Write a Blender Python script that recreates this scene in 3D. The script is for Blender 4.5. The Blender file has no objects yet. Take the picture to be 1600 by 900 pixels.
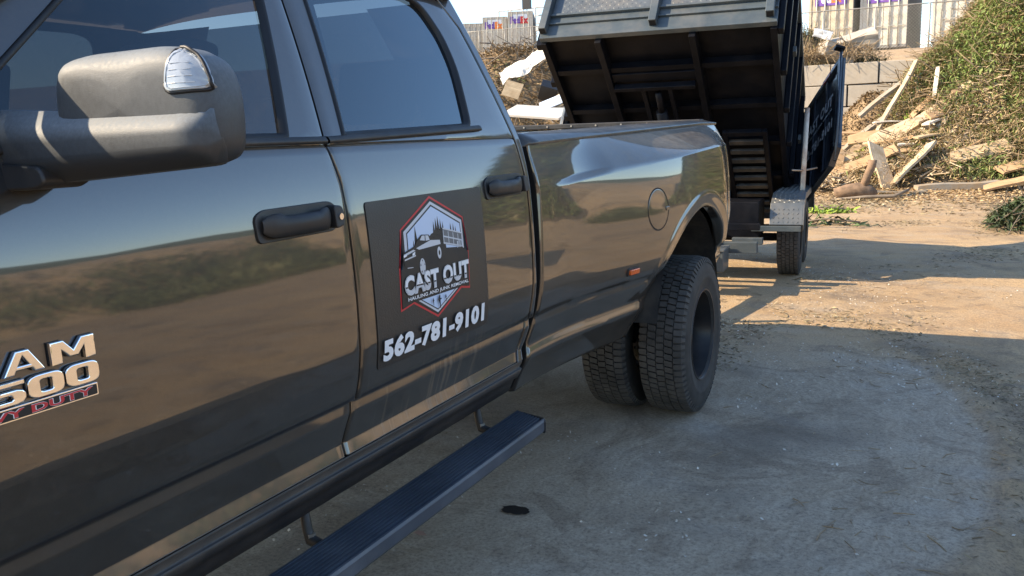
import bpy, bmesh, math, random
import numpy as np
from mathutils import Vector, Matrix, Euler

random.seed(7); rng = np.random.default_rng(11)
R = math.radians
SC = bpy.context.scene
C = SC.collection

# ------------------------------------------------------------------ camera, world, sun, exposure
cam_d = bpy.data.cameras.new('camera'); cam = bpy.data.objects.new('camera', cam_d); C.objects.link(cam)
_f = 1365.13
def _dir(u, v): return Vector(((u-800)/_f, -(v-450)/_f, -1.0))
_vx, _vy, _r = 1484.08, 190.7, .0305
_b = -_f*_f/((_vx-800)*_r+(_vy-450))
_Y = _dir(_vx, _vy).normalized(); _Z = -_dir(800+_r*_b, 450+_b); _Z = (_Z-_Y*_Z.dot(_Y)).normalized(); _X = _Y.cross(_Z)
cam.matrix_world = Matrix(((_X.x,_X.y,_X.z,2.27),(_Y.x,_Y.y,_Y.z,-4.36),(_Z.x,_Z.y,_Z.z,1.44),(0,0,0,1)))
cam_d.sensor_width = 36; cam_d.lens = _f/1600*36; cam_d.clip_start = .05; cam_d.clip_end = 3000
SC.camera = cam
SUN_EL, SUN_AZ = R(33), R(25)      # elevation; shadows run from +x turned towards +y
W = bpy.data.worlds.new('World'); SC.world = W; W.use_nodes = True
nt = W.node_tree; bg = nt.nodes['Background']
sky = nt.nodes.new('ShaderNodeTexSky'); sky.sky_type = 'NISHITA'; sky.sun_disc = False
sky.sun_elevation = SUN_EL; sky.altitude = 50; sky.air_density = 1.0; sky.dust_density = .35; sky.ozone_density = 2.0
sx_, sy_ = -math.cos(SUN_AZ), -math.sin(SUN_AZ)          # horizontal direction towards the sun
sky.sun_rotation = math.atan2(sx_, sy_)
nt.links.new(sky.outputs[0], bg.inputs[0]); bg.inputs[1].default_value = .15
sl = bpy.data.lights.new('sun', 'SUN'); sl.energy = 4.9; sl.angle = R(.5); sl.color = (1, .81, .57)
sun = bpy.data.objects.new('sun', sl); C.objects.link(sun)
sun.rotation_euler = Vector((-sx_*math.cos(SUN_EL), -sy_*math.cos(SUN_EL), -math.sin(SUN_EL))).to_track_quat('-Z', 'Y').to_euler()
sun.location = (-20, -8, 20)
SC.view_settings.view_transform = 'Standard'; SC.view_settings.look = 'None'
SC.view_settings.exposure = 1.25; SC.view_settings.gamma = 1

# ------------------------------------------------------------------ object helpers
def link(name, me, parent=None):
    o = bpy.data.objects.new(name, me); C.objects.link(o)
    if parent is not None: o.parent = parent
    return o
def thing(name, label, cat, loc=(0,0,0), rotz=0, group=None):
    o = bpy.data.objects.new(name, None); C.objects.link(o)
    o.location = loc; o.rotation_euler = (0,0,rotz); o['label'] = label; o['category'] = cat
    if group: o['group'] = group
    return o
def tag(o, label=None, cat=None, group=None, kind=None):
    if label: o['label'] = label
    if cat: o['category'] = cat
    if group: o['group'] = group
    if kind: o['kind'] = kind
    return o
def mk(name, v, f, mat, parent=None, smooth=True, attr=None):
    me = bpy.data.meshes.new(name); me.from_pydata(v if isinstance(v, list) else v.tolist(), [], f if isinstance(f, list) else f.tolist())
    if mat: me.materials.append(mat)
    if smooth: me.polygons.foreach_set('use_smooth', [True]*len(me.polygons))
    if attr is not None:
        a = me.attributes.new('rnd', 'FLOAT', 'FACE'); a.data.foreach_set('value', np.asarray(attr, dtype=np.float32))
    me.update(); return link(name, me, parent)
class MB:
    def __init__(s): s.v = []; s.f = []
    def add(s, v, f):
        n = len(s.v); s.v += [tuple(p) for p in v]; s.f += [tuple(i+n for i in q) for q in f]; return s
    def box(s, x0, x1, y0, y1, z0, z1, T=None):
        v = [(x,y,z) for z in (z0,z1) for y in (y0,y1) for x in (x0,x1)]
        if T: v = [T(p) for p in v]
        return s.add(v, [(0,2,3,1),(4,5,7,6),(0,1,5,4),(2,6,7,3),(0,4,6,2),(1,3,7,5)])
    def tube(s, pts, r, n=10, T=None):
        pts = [Vector(p) for p in pts]; k = len(pts); rs = r if isinstance(r, (list,tuple)) else [r]*k
        v = []; f = []; up = None
        for i, p in enumerate(pts):
            d = (pts[min(i+1,k-1)]-pts[max(i-1,0)]).normalized()
            if up is None: up = d.orthogonal().normalized()
            a = (up-d*up.dot(d)).normalized(); b = d.cross(a); up = a
            for j in range(n):
                t = 2*math.pi*j/n; q = p+(a*math.cos(t)+b*math.sin(t))*rs[i]; v.append(T(q) if T else tuple(q))
        for i in range(k-1):
            for j in range(n): f.append((i*n+j, i*n+(j+1)%n, (i+1)*n+(j+1)%n, (i+1)*n+j))
        f.append(tuple(range(n))[::-1]); f.append(tuple(range((k-1)*n, k*n)))
        return s.add(v, f)
    def prism(s, poly, a, b, fn):
        """poly list of 2-D points, swept from a to b; fn(p, t) -> 3-D"""
        n = len(poly); v = [fn(p, a) for p in poly]+[fn(p, b) for p in poly]
        f = [tuple(range(n))[::-1], tuple(range(n, 2*n))]+[(i, (i+1)%n, n+(i+1)%n, n+i) for i in range(n)]
        return s.add(v, f)
    def grid(s, rows, close=False):
        m = len(rows[0]); v = [p for r in rows for p in r]; f = []
        for i in range(len(rows)-1):
            for j in range(m if close else m-1): f.append((i*m+j, i*m+(j+1)%m, (i+1)*m+(j+1)%m, (i+1)*m+j))
        return s.add(v, f)
    def build(s, name, mat, parent=None, smooth=False, bevel=0, seg=2):
        o = mk(name, s.v, s.f, mat, parent, smooth)
        bm = bmesh.new(); bm.from_mesh(o.data); bmesh.ops.recalc_face_normals(bm, faces=bm.faces); bm.to_mesh(o.data); bm.free()
        if bevel:
            m = o.modifiers.new('bevel', 'BEVEL'); m.width = bevel; m.segments = seg; m.limit_method = 'ANGLE'; m.angle_limit = R(40)
            o.data.polygons.foreach_set('use_smooth', [True]*len(o.data.polygons))
            o.data.set_sharp_from_angle(angle=R(30)) if seg == 1 else None
            m.harden_normals = True
        return o
def box(name, x0, x1, y0, y1, z0, z1, mat, parent=None, bevel=0, T=None):
    return MB().box(x0,x1,y0,y1,z0,z1,T).build(name, mat, parent, bevel=bevel)
def lathe(prof, n, axis='x'):
    """prof: list of (axial, radius) -> rows closed"""
    return [[(a, r*math.cos(2*math.pi*j/n), r*math.sin(2*math.pi*j/n)) for j in range(n)] for a, r in prof]
def copy_tree(o, parent=None):
    c = o.copy(); C.objects.link(c); c.parent = parent
    for ch in list(o.children): copy_tree(ch, c)
    return c

# ------------------------------------------------------------------ material helpers
class NT:
    def __init__(s, name):
        s.m = bpy.data.materials.new(name); s.m.use_nodes = True; s.t = s.m.node_tree; s.b = s.t.nodes['Principled BSDF']; s.o = s.t.nodes['Material Output']
    def n(s, typ, **k):
        q = s.t.nodes.new('ShaderNode'+typ)
        for a, v in k.items(): setattr(q, a, v)
        return q
    def l(s, a, b): s.t.links.new(a, b)
    def co(s, kind='Object'):
        return s.n('TexCoord').outputs[kind]
    def pos(s): return s.n('NewGeometry').outputs['Position']
    def noise(s, scale, detail=4, rough=.5, vec=None, sc=None, dist=0):
        q = s.n('TexNoise'); q.inputs['Scale'].default_value = scale; q.inputs['Detail'].default_value = detail; q.inputs['Roughness'].default_value = rough
        q.inputs['Distortion'].default_value = dist
        v = vec if vec is not None else s.co()
        if sc:
            mp = s.n('Mapping'); mp.inputs['Scale'].default_value = sc; s.l(v, mp.inputs[0]); v = mp.outputs[0]
        s.l(v, q.inputs['Vector']); return q.outputs[0]
    def ramp(s, src, stops):
        q = s.n('ValToRGB'); e = q.color_ramp.elements
        while len(e) < len(stops): e.new(.5)
        for i, (p, c) in enumerate(stops):
            e[i].position = p; e[i].color = (c, c, c, 1) if isinstance(c, (int, float)) else (*c, 1)
        s.l(src, q.inputs[0]); return q.outputs[0]
    def mix(s, fac, a, b, blend='MIX'):
        q = s.n('Mix', data_type='RGBA', blend_type=blend)
        for i, v in ((0, fac), (6, a), (7, b)):
            if isinstance(v, (int, float)): q.inputs[i].default_value = v if i == 0 else (v, v, v, 1)
            elif isinstance(v, tuple): q.inputs[i].default_value = (*v, 1)
            else: s.l(v, q.inputs[i])
        return q.outputs[2]
    def math(s, op, a, b=0.0):
        q = s.n('Math', operation=op)
        for i, v in ((0, a), (1, b)):
            if isinstance(v, (int, float)): q.inputs[i].default_value = v
            else: s.l(v, q.inputs[i])
        return q.outputs[0]
    def bump(s, h, strength=.3, dist=.01):
        q = s.n('Bump'); q.inputs['Strength'].default_value = strength; q.inputs['Distance'].default_value = dist
        s.l(h, q.inputs['Height']); s.l(q.outputs[0], s.b.inputs['Normal']); return q
    def set(s, **k):
        for a, v in k.items():
            a = {'color':'Base Color','rough':'Roughness','metal':'Metallic','coat':'Coat Weight','coatr':'Coat Roughness','spec':'Specular IOR Level','ior':'IOR'}[a]
            i = s.b.inputs[a]
            if isinstance(v, tuple): i.default_value = (*v, 1)
            elif isinstance(v, (int, float)): i.default_value = v
            else: s.l(v, i)
        return s.m
def simple(name, col, rough=.5, metal=0, var=.25, scale=6, bump=0, bs=40, coat=0, dirt=None, dirt_amt=.5):
    t = NT(name); n = t.noise(scale, 6, .6)
    c = t.mix(t.ramp(n, [(.3, 0.), (.7, 1.)]), tuple(x*(1-var) for x in col), tuple(min(1, x*(1+var)) for x in col))
    if dirt:
        d = t.ramp(t.noise(scale*.6, 8, .7), [(.45, 0.), (.7, dirt_amt)]); c = t.mix(d, c, dirt)
    t.set(color=c, metal=metal, coat=coat)
    t.set(rough=t.ramp(t.noise(scale*2, 4), [(.3, max(.02, rough*.85)), (.7, min(1, rough*1.15))]))
    if bump: t.bump(t.noise(bs, 6, .6), bump, .004)
    return t.m

DUST = (.30, .24, .17)
def paint_mat():
    t = NT('car_paint'); p = t.pos()
    sep = t.n('SeparateXYZ'); t.l(p, sep.inputs[0]); z = sep.outputs[2]
    flake = t.noise(900, 1, .5)
    base = t.mix(flake, (.018, .0165, .0155), (.040, .036, .033))
    # road dust: more on the low body and on faces that look up
    low = t.n('MapRange'); low.inputs[1].default_value = 1.0; low.inputs[2].default_value = .5; low.inputs[3].default_value = 0.; low.inputs[4].default_value = 1.; t.l(z, low.inputs[0])
    n1 = t.ramp(t.noise(1.6, 7, .65, p), [(.35, 0.), (.75, 1.)])
    dlow = t.math('MULTIPLY', t.math('MULTIPLY', low.outputs[0], n1), .22)
    nz = t.n('SeparateXYZ'); t.l(t.n('NewGeometry').outputs['Normal'], nz.inputs[0])
    up = t.n('MapRange'); up.inputs[1].default_value = .35; up.inputs[2].default_value = .85; up.inputs[3].default_value = 0.; up.inputs[4].default_value = .62; t.l(nz.outputs[2], up.inputs[0])
    streak = t.ramp(t.noise(14, 6, .7, p, sc=(2.2, 1.1, .6)), [(.3, .45), (.7, 1.)])
    dup = t.math('MULTIPLY', up.outputs[0], streak)
    d = t.math('MAXIMUM', dlow, dup); d = t.math('ADD', d, t.math('MULTIPLY', t.ramp(t.noise(60, 5, .7, p), [(.45, 0.), (.9, 1.)]), .035))
    def win(v, a, b, c_, e):
        m1 = t.n('MapRange'); m1.inputs[1].default_value = a; m1.inputs[2].default_value = b; t.l(v, m1.inputs[0]); m2 = t.n('MapRange'); m2.inputs[1].default_value = c_; m2.inputs[2].default_value = e; m2.inputs[3].default_value = 1.; m2.inputs[4].default_value = 0.; t.l(v, m2.inputs[0]); return t.math('MULTIPLY', m1.outputs[0], m2.outputs[0])
    st = t.math('MULTIPLY', t.ramp(t.noise(26, 3, .6, p, sc=(.3, 1.2, .045)), [(.55, 0.), (.68, 1.)]), t.math('MULTIPLY', win(sep.outputs[1], -2.66, -2.60, -1.85, -1.70), win(z, .58, .62, .80, .865)))
    d = t.math('ADD', d, t.math('MULTIPLY', st, .32))
    t.set(color=t.mix(d, base, DUST), metal=t.math('SUBTRACT', .55, t.math('MULTIPLY', d, .55)), rough=t.math('ADD', .38, t.math('MULTIPLY', d, .4)))
    cw = t.math('SUBTRACT', 1.0, t.math('MULTIPLY', d, 1.1)); t.set(coat=cw, coatr=.04)
    t.b.inputs['Coat IOR'].default_value = 1.85
    q = t.n('Bump'); q.inputs['Strength'].default_value = .05; q.inputs['Distance'].default_value = .002
    t.l(t.noise(7, 2, .4, p), q.inputs['Height']); t.l(q.outputs[0], t.b.inputs['Coat Normal'])
    return t.m
PAINT = paint_mat()
def glass_mat(name, tint, base_refl=.10, gcol=(.80, .93, 1)):
    t = NT(name); t.t.nodes.remove(t.b)
    tr = t.n('BsdfTransparent'); tr.inputs[0].default_value = (*tint, 1)
    gl = t.n('BsdfGlossy'); gl.inputs['Roughness'].default_value = .012; gl.inputs[0].default_value = (*gcol, 1)
    df = t.n('BsdfDiffuse'); df.inputs[0].default_value = (.25, .25, .25, 1)
    lw = t.n('LayerWeight'); lw.inputs[0].default_value = .5
    p = t.math('POWER', lw.outputs['Facing'], 3.2)
    fac = t.math('ADD', base_refl, t.math('MULTIPLY', p, 1-base_refl))
    m = t.n('MixShader'); t.l(fac, m.inputs[0]); t.l(tr.outputs[0], m.inputs[1]); t.l(gl.outputs[0], m.inputs[2])
    m2 = t.n('MixShader'); t.l(t.ramp(t.noise(30, 6, .7, t.pos()), [(.4, .008), (.8, .035)]), m2.inputs[0]); t.l(m.outputs[0], m2.inputs[1]); t.l(df.outputs[0], m2.inputs[2])
    t.l(m2.outputs[0], t.o.inputs[0]); return t.m
GLASS = glass_mat('window_glass', (.19, .205, .22), .065); TINT = glass_mat('tinted_glass', (.11, .12, .13), .095)
BLACK = simple('black_plastic', (.016, .016, .017), .5, bump=.1, dirt=DUST, dirt_amt=.12)
SEAL = simple('rubber_seal', (.008, .008, .009), .55)
INNER = simple('inner_black', (.006, .006, .006), .9)
CLOTH = simple('seat_cloth', (.05, .05, .052), .85)
CHROME = simple('chrome', (.82, .82, .83), .07, 1, var=.03)
RED = simple('red_plastic', (.50, .012, .012), .3); ORANGE = simple('orange_lens', (.75, .12, .01), .25, coat=1)
MAG = simple('magnet_black', (.028, .026, .024), .42, var=.2, scale=3, bump=.25, bs=220)
WHITE = simple('white_print', (.78, .79, .80), .5, var=.02); SILVER = simple('silver_print', (.55, .57, .60), .45, var=.05)
SKYP = simple('pale_blue_print', (.52, .62, .78), .5, var=.03); REDP = simple('red_print', (.55, .03, .035), .5, var=.05)
DKP = simple('dark_print', (.010, .010, .011), .5); GREYP = simple('grey_print', (.13, .135, .14), .5)
def mirror_plastic():
    t = NT('dusty_textured_plastic'); p = t.pos()
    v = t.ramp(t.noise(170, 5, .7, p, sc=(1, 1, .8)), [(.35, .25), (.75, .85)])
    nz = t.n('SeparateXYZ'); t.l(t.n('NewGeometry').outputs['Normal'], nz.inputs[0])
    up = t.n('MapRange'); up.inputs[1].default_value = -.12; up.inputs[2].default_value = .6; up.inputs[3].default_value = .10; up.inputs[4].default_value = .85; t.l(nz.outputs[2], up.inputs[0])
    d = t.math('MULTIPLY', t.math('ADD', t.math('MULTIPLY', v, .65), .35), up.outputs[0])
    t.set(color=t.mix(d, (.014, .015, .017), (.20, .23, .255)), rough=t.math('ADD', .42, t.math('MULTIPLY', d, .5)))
    t.bump(t.noise(600, 2, .5, p), .2, .001); return t.m
MIRP = mirror_plastic()
LENSM = simple('clear_signal_lens', (.34, .37, .40), .16, .0, var=.12, scale=60, coat=1)
def rubber():
    t = NT('tyre_rubber'); n = t.noise(9, 8, .65)
    t.set(color=t.mix(t.ramp(n, [(.3, 0.), (.75, .55)]), (.012, .012, .012), (.085, .078, .066)), rough=.75)
    t.bump(t.noise(70, 5), .2, .003); return t.m
RUB = rubber(); TREADM = simple('dusty_tread_rubber', (.060, .056, .050), .8, var=.45, scale=14, bump=.2)
RIMM = simple('black_steel_rim', (.022, .022, .024), .36, .3, dirt=DUST, dirt_amt=.10)
LINER = simple('muddy_wheel_liner', (.016, .015, .014), .85, bump=.5, bs=12, dirt=(.16, .13, .09), dirt_amt=.35)
TRL = simple('blue_grey_trailer_paint', (.058, .074, .082), .42, 0, var=.15, coat=.15, dirt=(.20, .18, .15), dirt_amt=.35)
TRLD = simple('shaded_trailer_paint', (.0045, .0055, .0085), .42, 0, var=.3, dirt=(.04, .034, .03), dirt_amt=.2); TRLD.node_tree.nodes['Principled BSDF'].inputs['Specular IOR Level'].default_value = .14  # near-black copy of the trailer paint, shade put into its colour
PLATE = simple('grey_tread_plate', (.105, .12, .13), .40, .25, var=.15, dirt=(.28, .24, .18), dirt_amt=.4)
STEEL = simple('worn_steel', (.42, .38, .32), .45, .7, dirt=(.25, .12, .06), dirt_amt=.7)
BLUEB = simple('dark_blue_gate_paint', (.009, .013, .022), .32, .1, var=.25, coat=.4, dirt=(.18, .17, .15), dirt_amt=.25)
TRIMG = simple('grey_frame_paint', (.075, .10, .125), .4, .1, var=.2, dirt=(.25, .22, .17), dirt_amt=.3)

# ------------------------------------------------------------------ terrain
#TERRAIN
def ss(a, b, x):
    t = np.clip((x-a)/(b-a), 0, 1); return t*t*(3-2*t)
def vn(x, y, s, seed=0):
    x = np.asarray(x, float)/s+seed*17.3; y = np.asarray(y, float)/s+seed*9.1
    xi = np.floor(x); yi = np.floor(y); fx = x-xi; fy = y-yi; fx = fx*fx*(3-2*fx); fy = fy*fy*(3-2*fy)
    def h(a, b): q = np.sin(a*127.1+b*311.7+seed*13.7)*43758.5453; return q-np.floor(q)
    return (h(xi,yi)*(1-fx)+h(xi+1,yi)*fx)*(1-fy)+(h(xi,yi+1)*(1-fx)+h(xi+1,yi+1)*fx)*fy
def fbm(x, y, s, o=4, seed=0):
    r = 0; a = 1; t = 0
    for i in range(o): r = r+a*vn(x, y, s, seed+i); t += a; a *= .5; s *= .5
    return r/t-.5
def ground_h(x, y):
    x = np.asarray(x, float); y = np.asarray(y, float)
    near = 1-np.exp(-(((x-0)/1.7)**4+((y+1.5)/4.5)**4))
    z = fbm(x, y, 2.2, 4, 3)*.05*near + fbm(x, y, .5, 3, 8)*.022*near*(.35+.65*ss(1.8, 2.8, y+.6*(x-2)))
    # a shallow curved rut that sweeps through the foreground
    r_ = x-2.54+.145*(y+.25)**2; k_ = (1-ss(1.6, 2.4, y))*ss(-4, -2.5, y); z = z+k_*(.016*np.exp(-((r_-.05)/.05)**2)-.016*np.exp(-((r_-.17)/.07)**2)+.012*np.exp(-((r_-.32)/.10)**2)+.004*np.sin(r_*42+2*fbm(x, y, .8, 2, 9))*np.exp(-((r_+.35)/.35)**2))
    back = ss(13.5, 21, y)*1.15*(1-ss(11, 16, x))
    plate = ss(23.2, 23.9, y)*(1.9)+ss(25, 34, y)*1.25
    far = ss(45, 62, y)*4.2*(1-ss(-24, -8, x))
    berm = 2.3*ss(13, 17.5, x+1.5*fbm(x, y, 5, 2, 5))*(1-ss(24, 40, x))*(1-ss(16, 24, y))*ss(-60, -40, y)
    z = z+back+plate+far+berm+(fbm(x, y, 3., 4, 2)*.5)*np.maximum(ss(13, 18, y)*(1-ss(19, 22, y)), ss(14, 17, x)*(1-ss(30, 40, x)))
    return z
def pile_h(x, y):       # the tall brush pile on the right
    x = np.asarray(x, float); y = np.asarray(y, float)
    xx = x-(.25+.8*fbm(x*0, y, 2.5, 3, 21))-.10*(y-15)
    hx = np.clip(xx/6.2, 0, 1)**.62*6.3
    hy = ss(15.0, 21.5, y+.9*fbm(x, y*0, 2.2, 3, 22))*(1-ss(21.6, 24.5, y))
    ex = 1-ss(10, 15, x)
    return hx*hy*ex+(fbm(x, y, 1.6, 4, 23)*1.1)*np.clip(hx*hy*ex, 0, 1)
def heap_h(x, y, cx, cy, rx, ry, h, seed):
    x = np.asarray(x, float); y = np.asarray(y, float)
    d = np.sqrt(((x-cx)/rx)**2+((y-cy)/ry)**2)+.35*fbm(x, y, min(rx, ry)*.6, 4, seed)
    return h*(1-ss(0, 1, d))
#END

def axis_coords(lo, hi, flo, fhi, step, grow=1.18):
    a = list(np.arange(flo, fhi+step/2, step)); s = step
    while a[-1] < hi: s *= grow; a.append(a[-1]+s)
    s = step; b = []; x = flo
    while x > lo: s *= grow; x -= s; b.append(x)
    return np.array(b[::-1]+a)
def sheet(name, xs, ys, fn, mat, parent=None):
    X, Y = np.meshgrid(xs, ys); Z = fn(X, Y); v = np.stack([X.ravel(), Y.ravel(), Z.ravel()], 1)
    ny, nx = X.shape; i = (np.arange(ny-1)[:,None]*nx+np.arange(nx-1)[None,:]).ravel()
    f = np.stack([i, i+1, i+nx+1, i+nx], 1)
    return mk(name, v, f, mat, parent)
def ground_mat():
    t = NT('packed_dirt'); p = t.pos()
    big = t.ramp(t.noise(.45, 6, .6, p, dist=.8), [(.35, 0.), (.65, 1.)])
    mid = t.ramp(t.noise(2.2, 8, .65, p, sc=(1, .6, 1), dist=1.2), [(.3, 0.), (.72, 1.)])
    fine = t.noise(70, 9, .8, p)
    c = t.mix(big, (.36, .235, .125), (.54, .37, .19)); c = t.mix(mid, c, (.44, .325, .20))
    # grey clay worn smooth where vehicles stop and turn
    sp_ = t.n('SeparateXYZ'); t.l(p, sp_.inputs[0]); X_, Y_ = sp_.outputs[0], sp_.outputs[1]
    yq = t.math('ADD', Y_, .25); r_ = t.math('ADD', t.math('SUBTRACT', X_, 2.54), t.math('MULTIPLY', t.math('MULTIPLY', yq, yq), .145))
    rn = t.math('ADD', r_, t.math('MULTIPLY', t.math('SUBTRACT', t.noise(2.6, 8, .7, p), .5), .22))
    mr = t.n('MapRange'); mr.inputs[1].default_value = .02; mr.inputs[2].default_value = -.07; t.l(rn, mr.inputs[0])
    my = t.n('MapRange'); my.inputs[1].default_value = 2.3; my.inputs[2].default_value = 1.3; t.l(t.math('ADD', Y_, t.math('MULTIPLY', t.noise(1.5, 5, .6, p), .8)), my.inputs[0])
    clay = t.math('MULTIPLY', mr.outputs[0], my.outputs[0])
    cv = t.n('CombineXYZ'); t.l(t.math('ADD', t.math('MULTIPLY', r_, 7.), t.math('MULTIPLY', t.noise(1.1, 5, .6, p), 6.)), cv.inputs[0]); t.l(t.math('MULTIPLY', Y_, .7), cv.inputs[1]); arcs = t.noise(3.2, 10, .78, cv.outputs[0])
    cc = t.mix(t.ramp(arcs, [(.40, 0.), (.60, 1.)]), (.31, .245, .175), (.46, .375, .275))
    cc = t.mix(t.ramp(t.noise(1.6, 5, .6, p), [(.45, 0.), (.68, .6)]), cc, (.47, .40, .31))
    scr = t.ramp(t.noise(5, 6, .75, p, sc=(.5, 5, 1), dist=.6), [(.60, 0.), (.66, 1.)]); cc = t.mix(t.math('MULTIPLY', scr, t.ramp(t.noise(1.2, 3, .5, p), [(.42, 0.), (.6, .6)])), cc, (.54, .50, .43))
    c = t.mix(t.math('MULTIPLY', clay, .85), c, cc)
    brn = t.ramp(t.noise(1.7, 8, .72, p, dist=1.5), [(.52, 0.), (.60, .55)]); c = t.mix(brn, c, (.21, .155, .105))
    rb = t.n('MapRange'); rb.inputs[1].default_value = .30; rb.inputs[2].default_value = .10; t.l(t.math('ABSOLUTE', t.math('SUBTRACT', rn, .22)), rb.inputs[0])
    c = t.mix(t.math('MULTIPLY', t.math('MULTIPLY', rb.outputs[0], my.outputs[0]), t.ramp(t.noise(7, 6, .7, p), [(.4, 0.), (.65, .65)])), c, (.16, .12, .08))
    c = t.mix(.5, c, t.ramp(fine, [(.34, .55), (.52, 1.0), (.70, 1.45)]), 'MULTIPLY')
    # pale clay scuffs, dragged by turning tyres
    wv = t.n('TexWave', wave_type='RINGS'); wv.inputs['Scale'].default_value = .55; wv.inputs['Distortion'].default_value = 9; wv.inputs['Detail'].default_value = 4; wv.inputs['Detail Scale'].default_value = 1.6
    mp = t.n('Mapping'); mp.inputs['Location'].default_value = (-.2, 3.5, 0); t.l(p, mp.inputs[0]); t.l(mp.outputs[0], wv.inputs[0])
    scf = t.math('MULTIPLY', t.ramp(wv.outputs[1], [(.45, 0.), (.95, 1.)]), t.ramp(t.noise(1.1, 5, .6, p), [(.45, 0.), (.75, .45)]))
    c = t.mix(scf, c, (.42, .39, .34))
    c = t.mix(t.ramp(fine, [(.36, .6), (.50, 0.)]), c, (.13, .10, .07))
    c = t.mix(t.ramp(t.noise(130, 3, .6, p), [(.66, 0.), (.74, .5)]), c, (.50, .44, .34))
    damp = t.ramp(t.noise(.9, 4, .55, p, sc=(1,1,1)), [(.54, 0.), (.70, .62)]); c = t.mix(damp, c, (.15, .12, .09))
    t.set(color=c, rough=t.math('ADD', .72, t.math('MULTIPLY', big, .2)), spec=.3)
    h = t.math('ADD', t.math('MULTIPLY', fine, .32), t.math('MULTIPLY', t.noise(9, 6, .7, p), 1.0))
    h = t.math('ADD', h, t.math('MULTIPLY', arcs, .5)); h = t.math('ADD', h, t.math('MULTIPLY', t.math('MULTIPLY', t.noise(22, 6, .8, p, sc=(.6, 1.3, 1)), t.math('SUBTRACT', 1.0, clay)), 1.6))
    t.bump(h, .7, .018); return t.m
GROUND = ground_mat()
gx = axis_coords(-450, 450, -9, 12, .14); gy = axis_coords(-450, 600, -5, 24, .14)
gx = np.unique(np.round(np.r_[gx[(gx < -1) | (gx > 5)], np.arange(-1, 5.01, .045)], 4)); gy = np.unique(np.round(np.r_[gy[(gy < -3) | (gy > 5)], np.arange(-3, 5.01, .05)], 4))
def gfn(x, y):
    far = np.maximum(np.abs(x), np.abs(y)); return ground_h(x, y)
g = sheet('ground', gx, gy, gfn, GROUND); g['kind'] = 'structure'

def leaf_mat(name, stops, rough=.6, trans=.0):
    t = NT(name); a = t.n('Attribute'); a.attribute_name = 'rnd'
    q = t.ramp(a.outputs['Fac'], stops); t.set(color=q, rough=rough, spec=.3); return t.m
GREENS = leaf_mat('mixed_green_leaves', [(0, (.08, .055, .028)), (.22, (.19, .135, .06)), (.40, (.17, .165, .06)), (.58, (.15, .19, .06)), (.76, (.20, .25, .075)), (.90, (.34, .29, .13)), (1, (.48, .40, .24))])
BROWNS = leaf_mat('dry_brown_mulch', [(0, (.06, .042, .025)), (.3, (.16, .11, .055)), (.6, (.28, .19, .09)), (.85, (.36, .26, .13)), (1, (.45, .38, .26))])
LITTER = leaf_mat('dry_leaf_litter', [(0, (.06, .05, .03)), (.4, (.17, .13, .07)), (.75, (.30, .24, .14)), (1, (.46, .40, .28))])
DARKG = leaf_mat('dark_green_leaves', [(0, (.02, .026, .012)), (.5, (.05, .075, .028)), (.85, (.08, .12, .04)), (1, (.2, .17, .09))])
LIMEG = leaf_mat('fresh_lime_leaves', [(0, (.09, .14, .02)), (.5, (.20, .30, .035)), (1, (.36, .44, .08))])
SOIL = simple('dark_pile_soil', (.10, .075, .045), .95, var=.5, scale=3, bump=.6, bs=8)
BSOIL = simple('brown_pile_soil', (.24, .165, .09), .95, var=.4, scale=3, bump=.6, bs=8)

def blades(n, px, py, pz, L, Wd, flat=.5, droop=.4, seed=0):
    """n small leaf quads (two faces folded) -> verts, faces, face attribute slots"""
    r = np.random.default_rng(seed); az = r.uniform(0, 2*np.pi, n); el = r.normal(0, flat, n)
    d = np.stack([np.cos(az)*np.cos(el), np.sin(az)*np.cos(el), np.sin(el)], 1)
    s = np.stack([-np.sin(az), np.cos(az), r.normal(0, .5, n)], 1); s /= np.linalg.norm(s, axis=1)[:,None]
    L = L*r.uniform(.5, 1.5, n); Wd = Wd*r.uniform(.6, 1.4, n)
    P = np.stack([px, py, pz], 1); m = P+d*(L*.5)[:,None]; e = P+d*L[:,None]; e[:,2] -= droop*L*r.uniform(0, 1, n)
    a = s*(Wd*.5)[:,None]
    v = np.stack([P, m+a, e, m-a], 1).reshape(-1, 3); f = (np.arange(n)*4)[:,None]+np.arange(4)
    return v, f
def scatter(name, n, xr, yr, hfn, dens, L, Wd, mat, parent=None, seed=0, lift=.03, flat=.5, droop=.4, clump=.6, crange=(0, 1), kind='stuff'):
    r = np.random.default_rng(seed); xs = []; ys = []; c = 0
    while c < n:
        x = r.uniform(*xr, n*2); y = r.uniform(*yr, n*2); k = r.uniform(0, 1, n*2) < dens(x, y); xs.append(x[k]); ys.append(y[k]); c += k.sum()
        if len(xs) > 40: break
    x = np.concatenate(xs)[:n]; y = np.concatenate(ys)[:n]; n = len(x)
    z = hfn(x, y)+r.uniform(0, 1, n)**2*lift
    v, f = blades(n, x, y, z, L, Wd, flat, droop, seed+1)
    a = np.clip(clump*(.5+fbm(x, y, 1.1, 3, seed+4)*1.7)+(1-clump)*r.uniform(0, 1, n)+r.normal(0, .07, n), 0, 1)*(crange[1]-crange[0])+crange[0]
    o = mk(name, v, f, mat, parent, False, a)
    if kind: o['kind'] = kind
    return o
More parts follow.
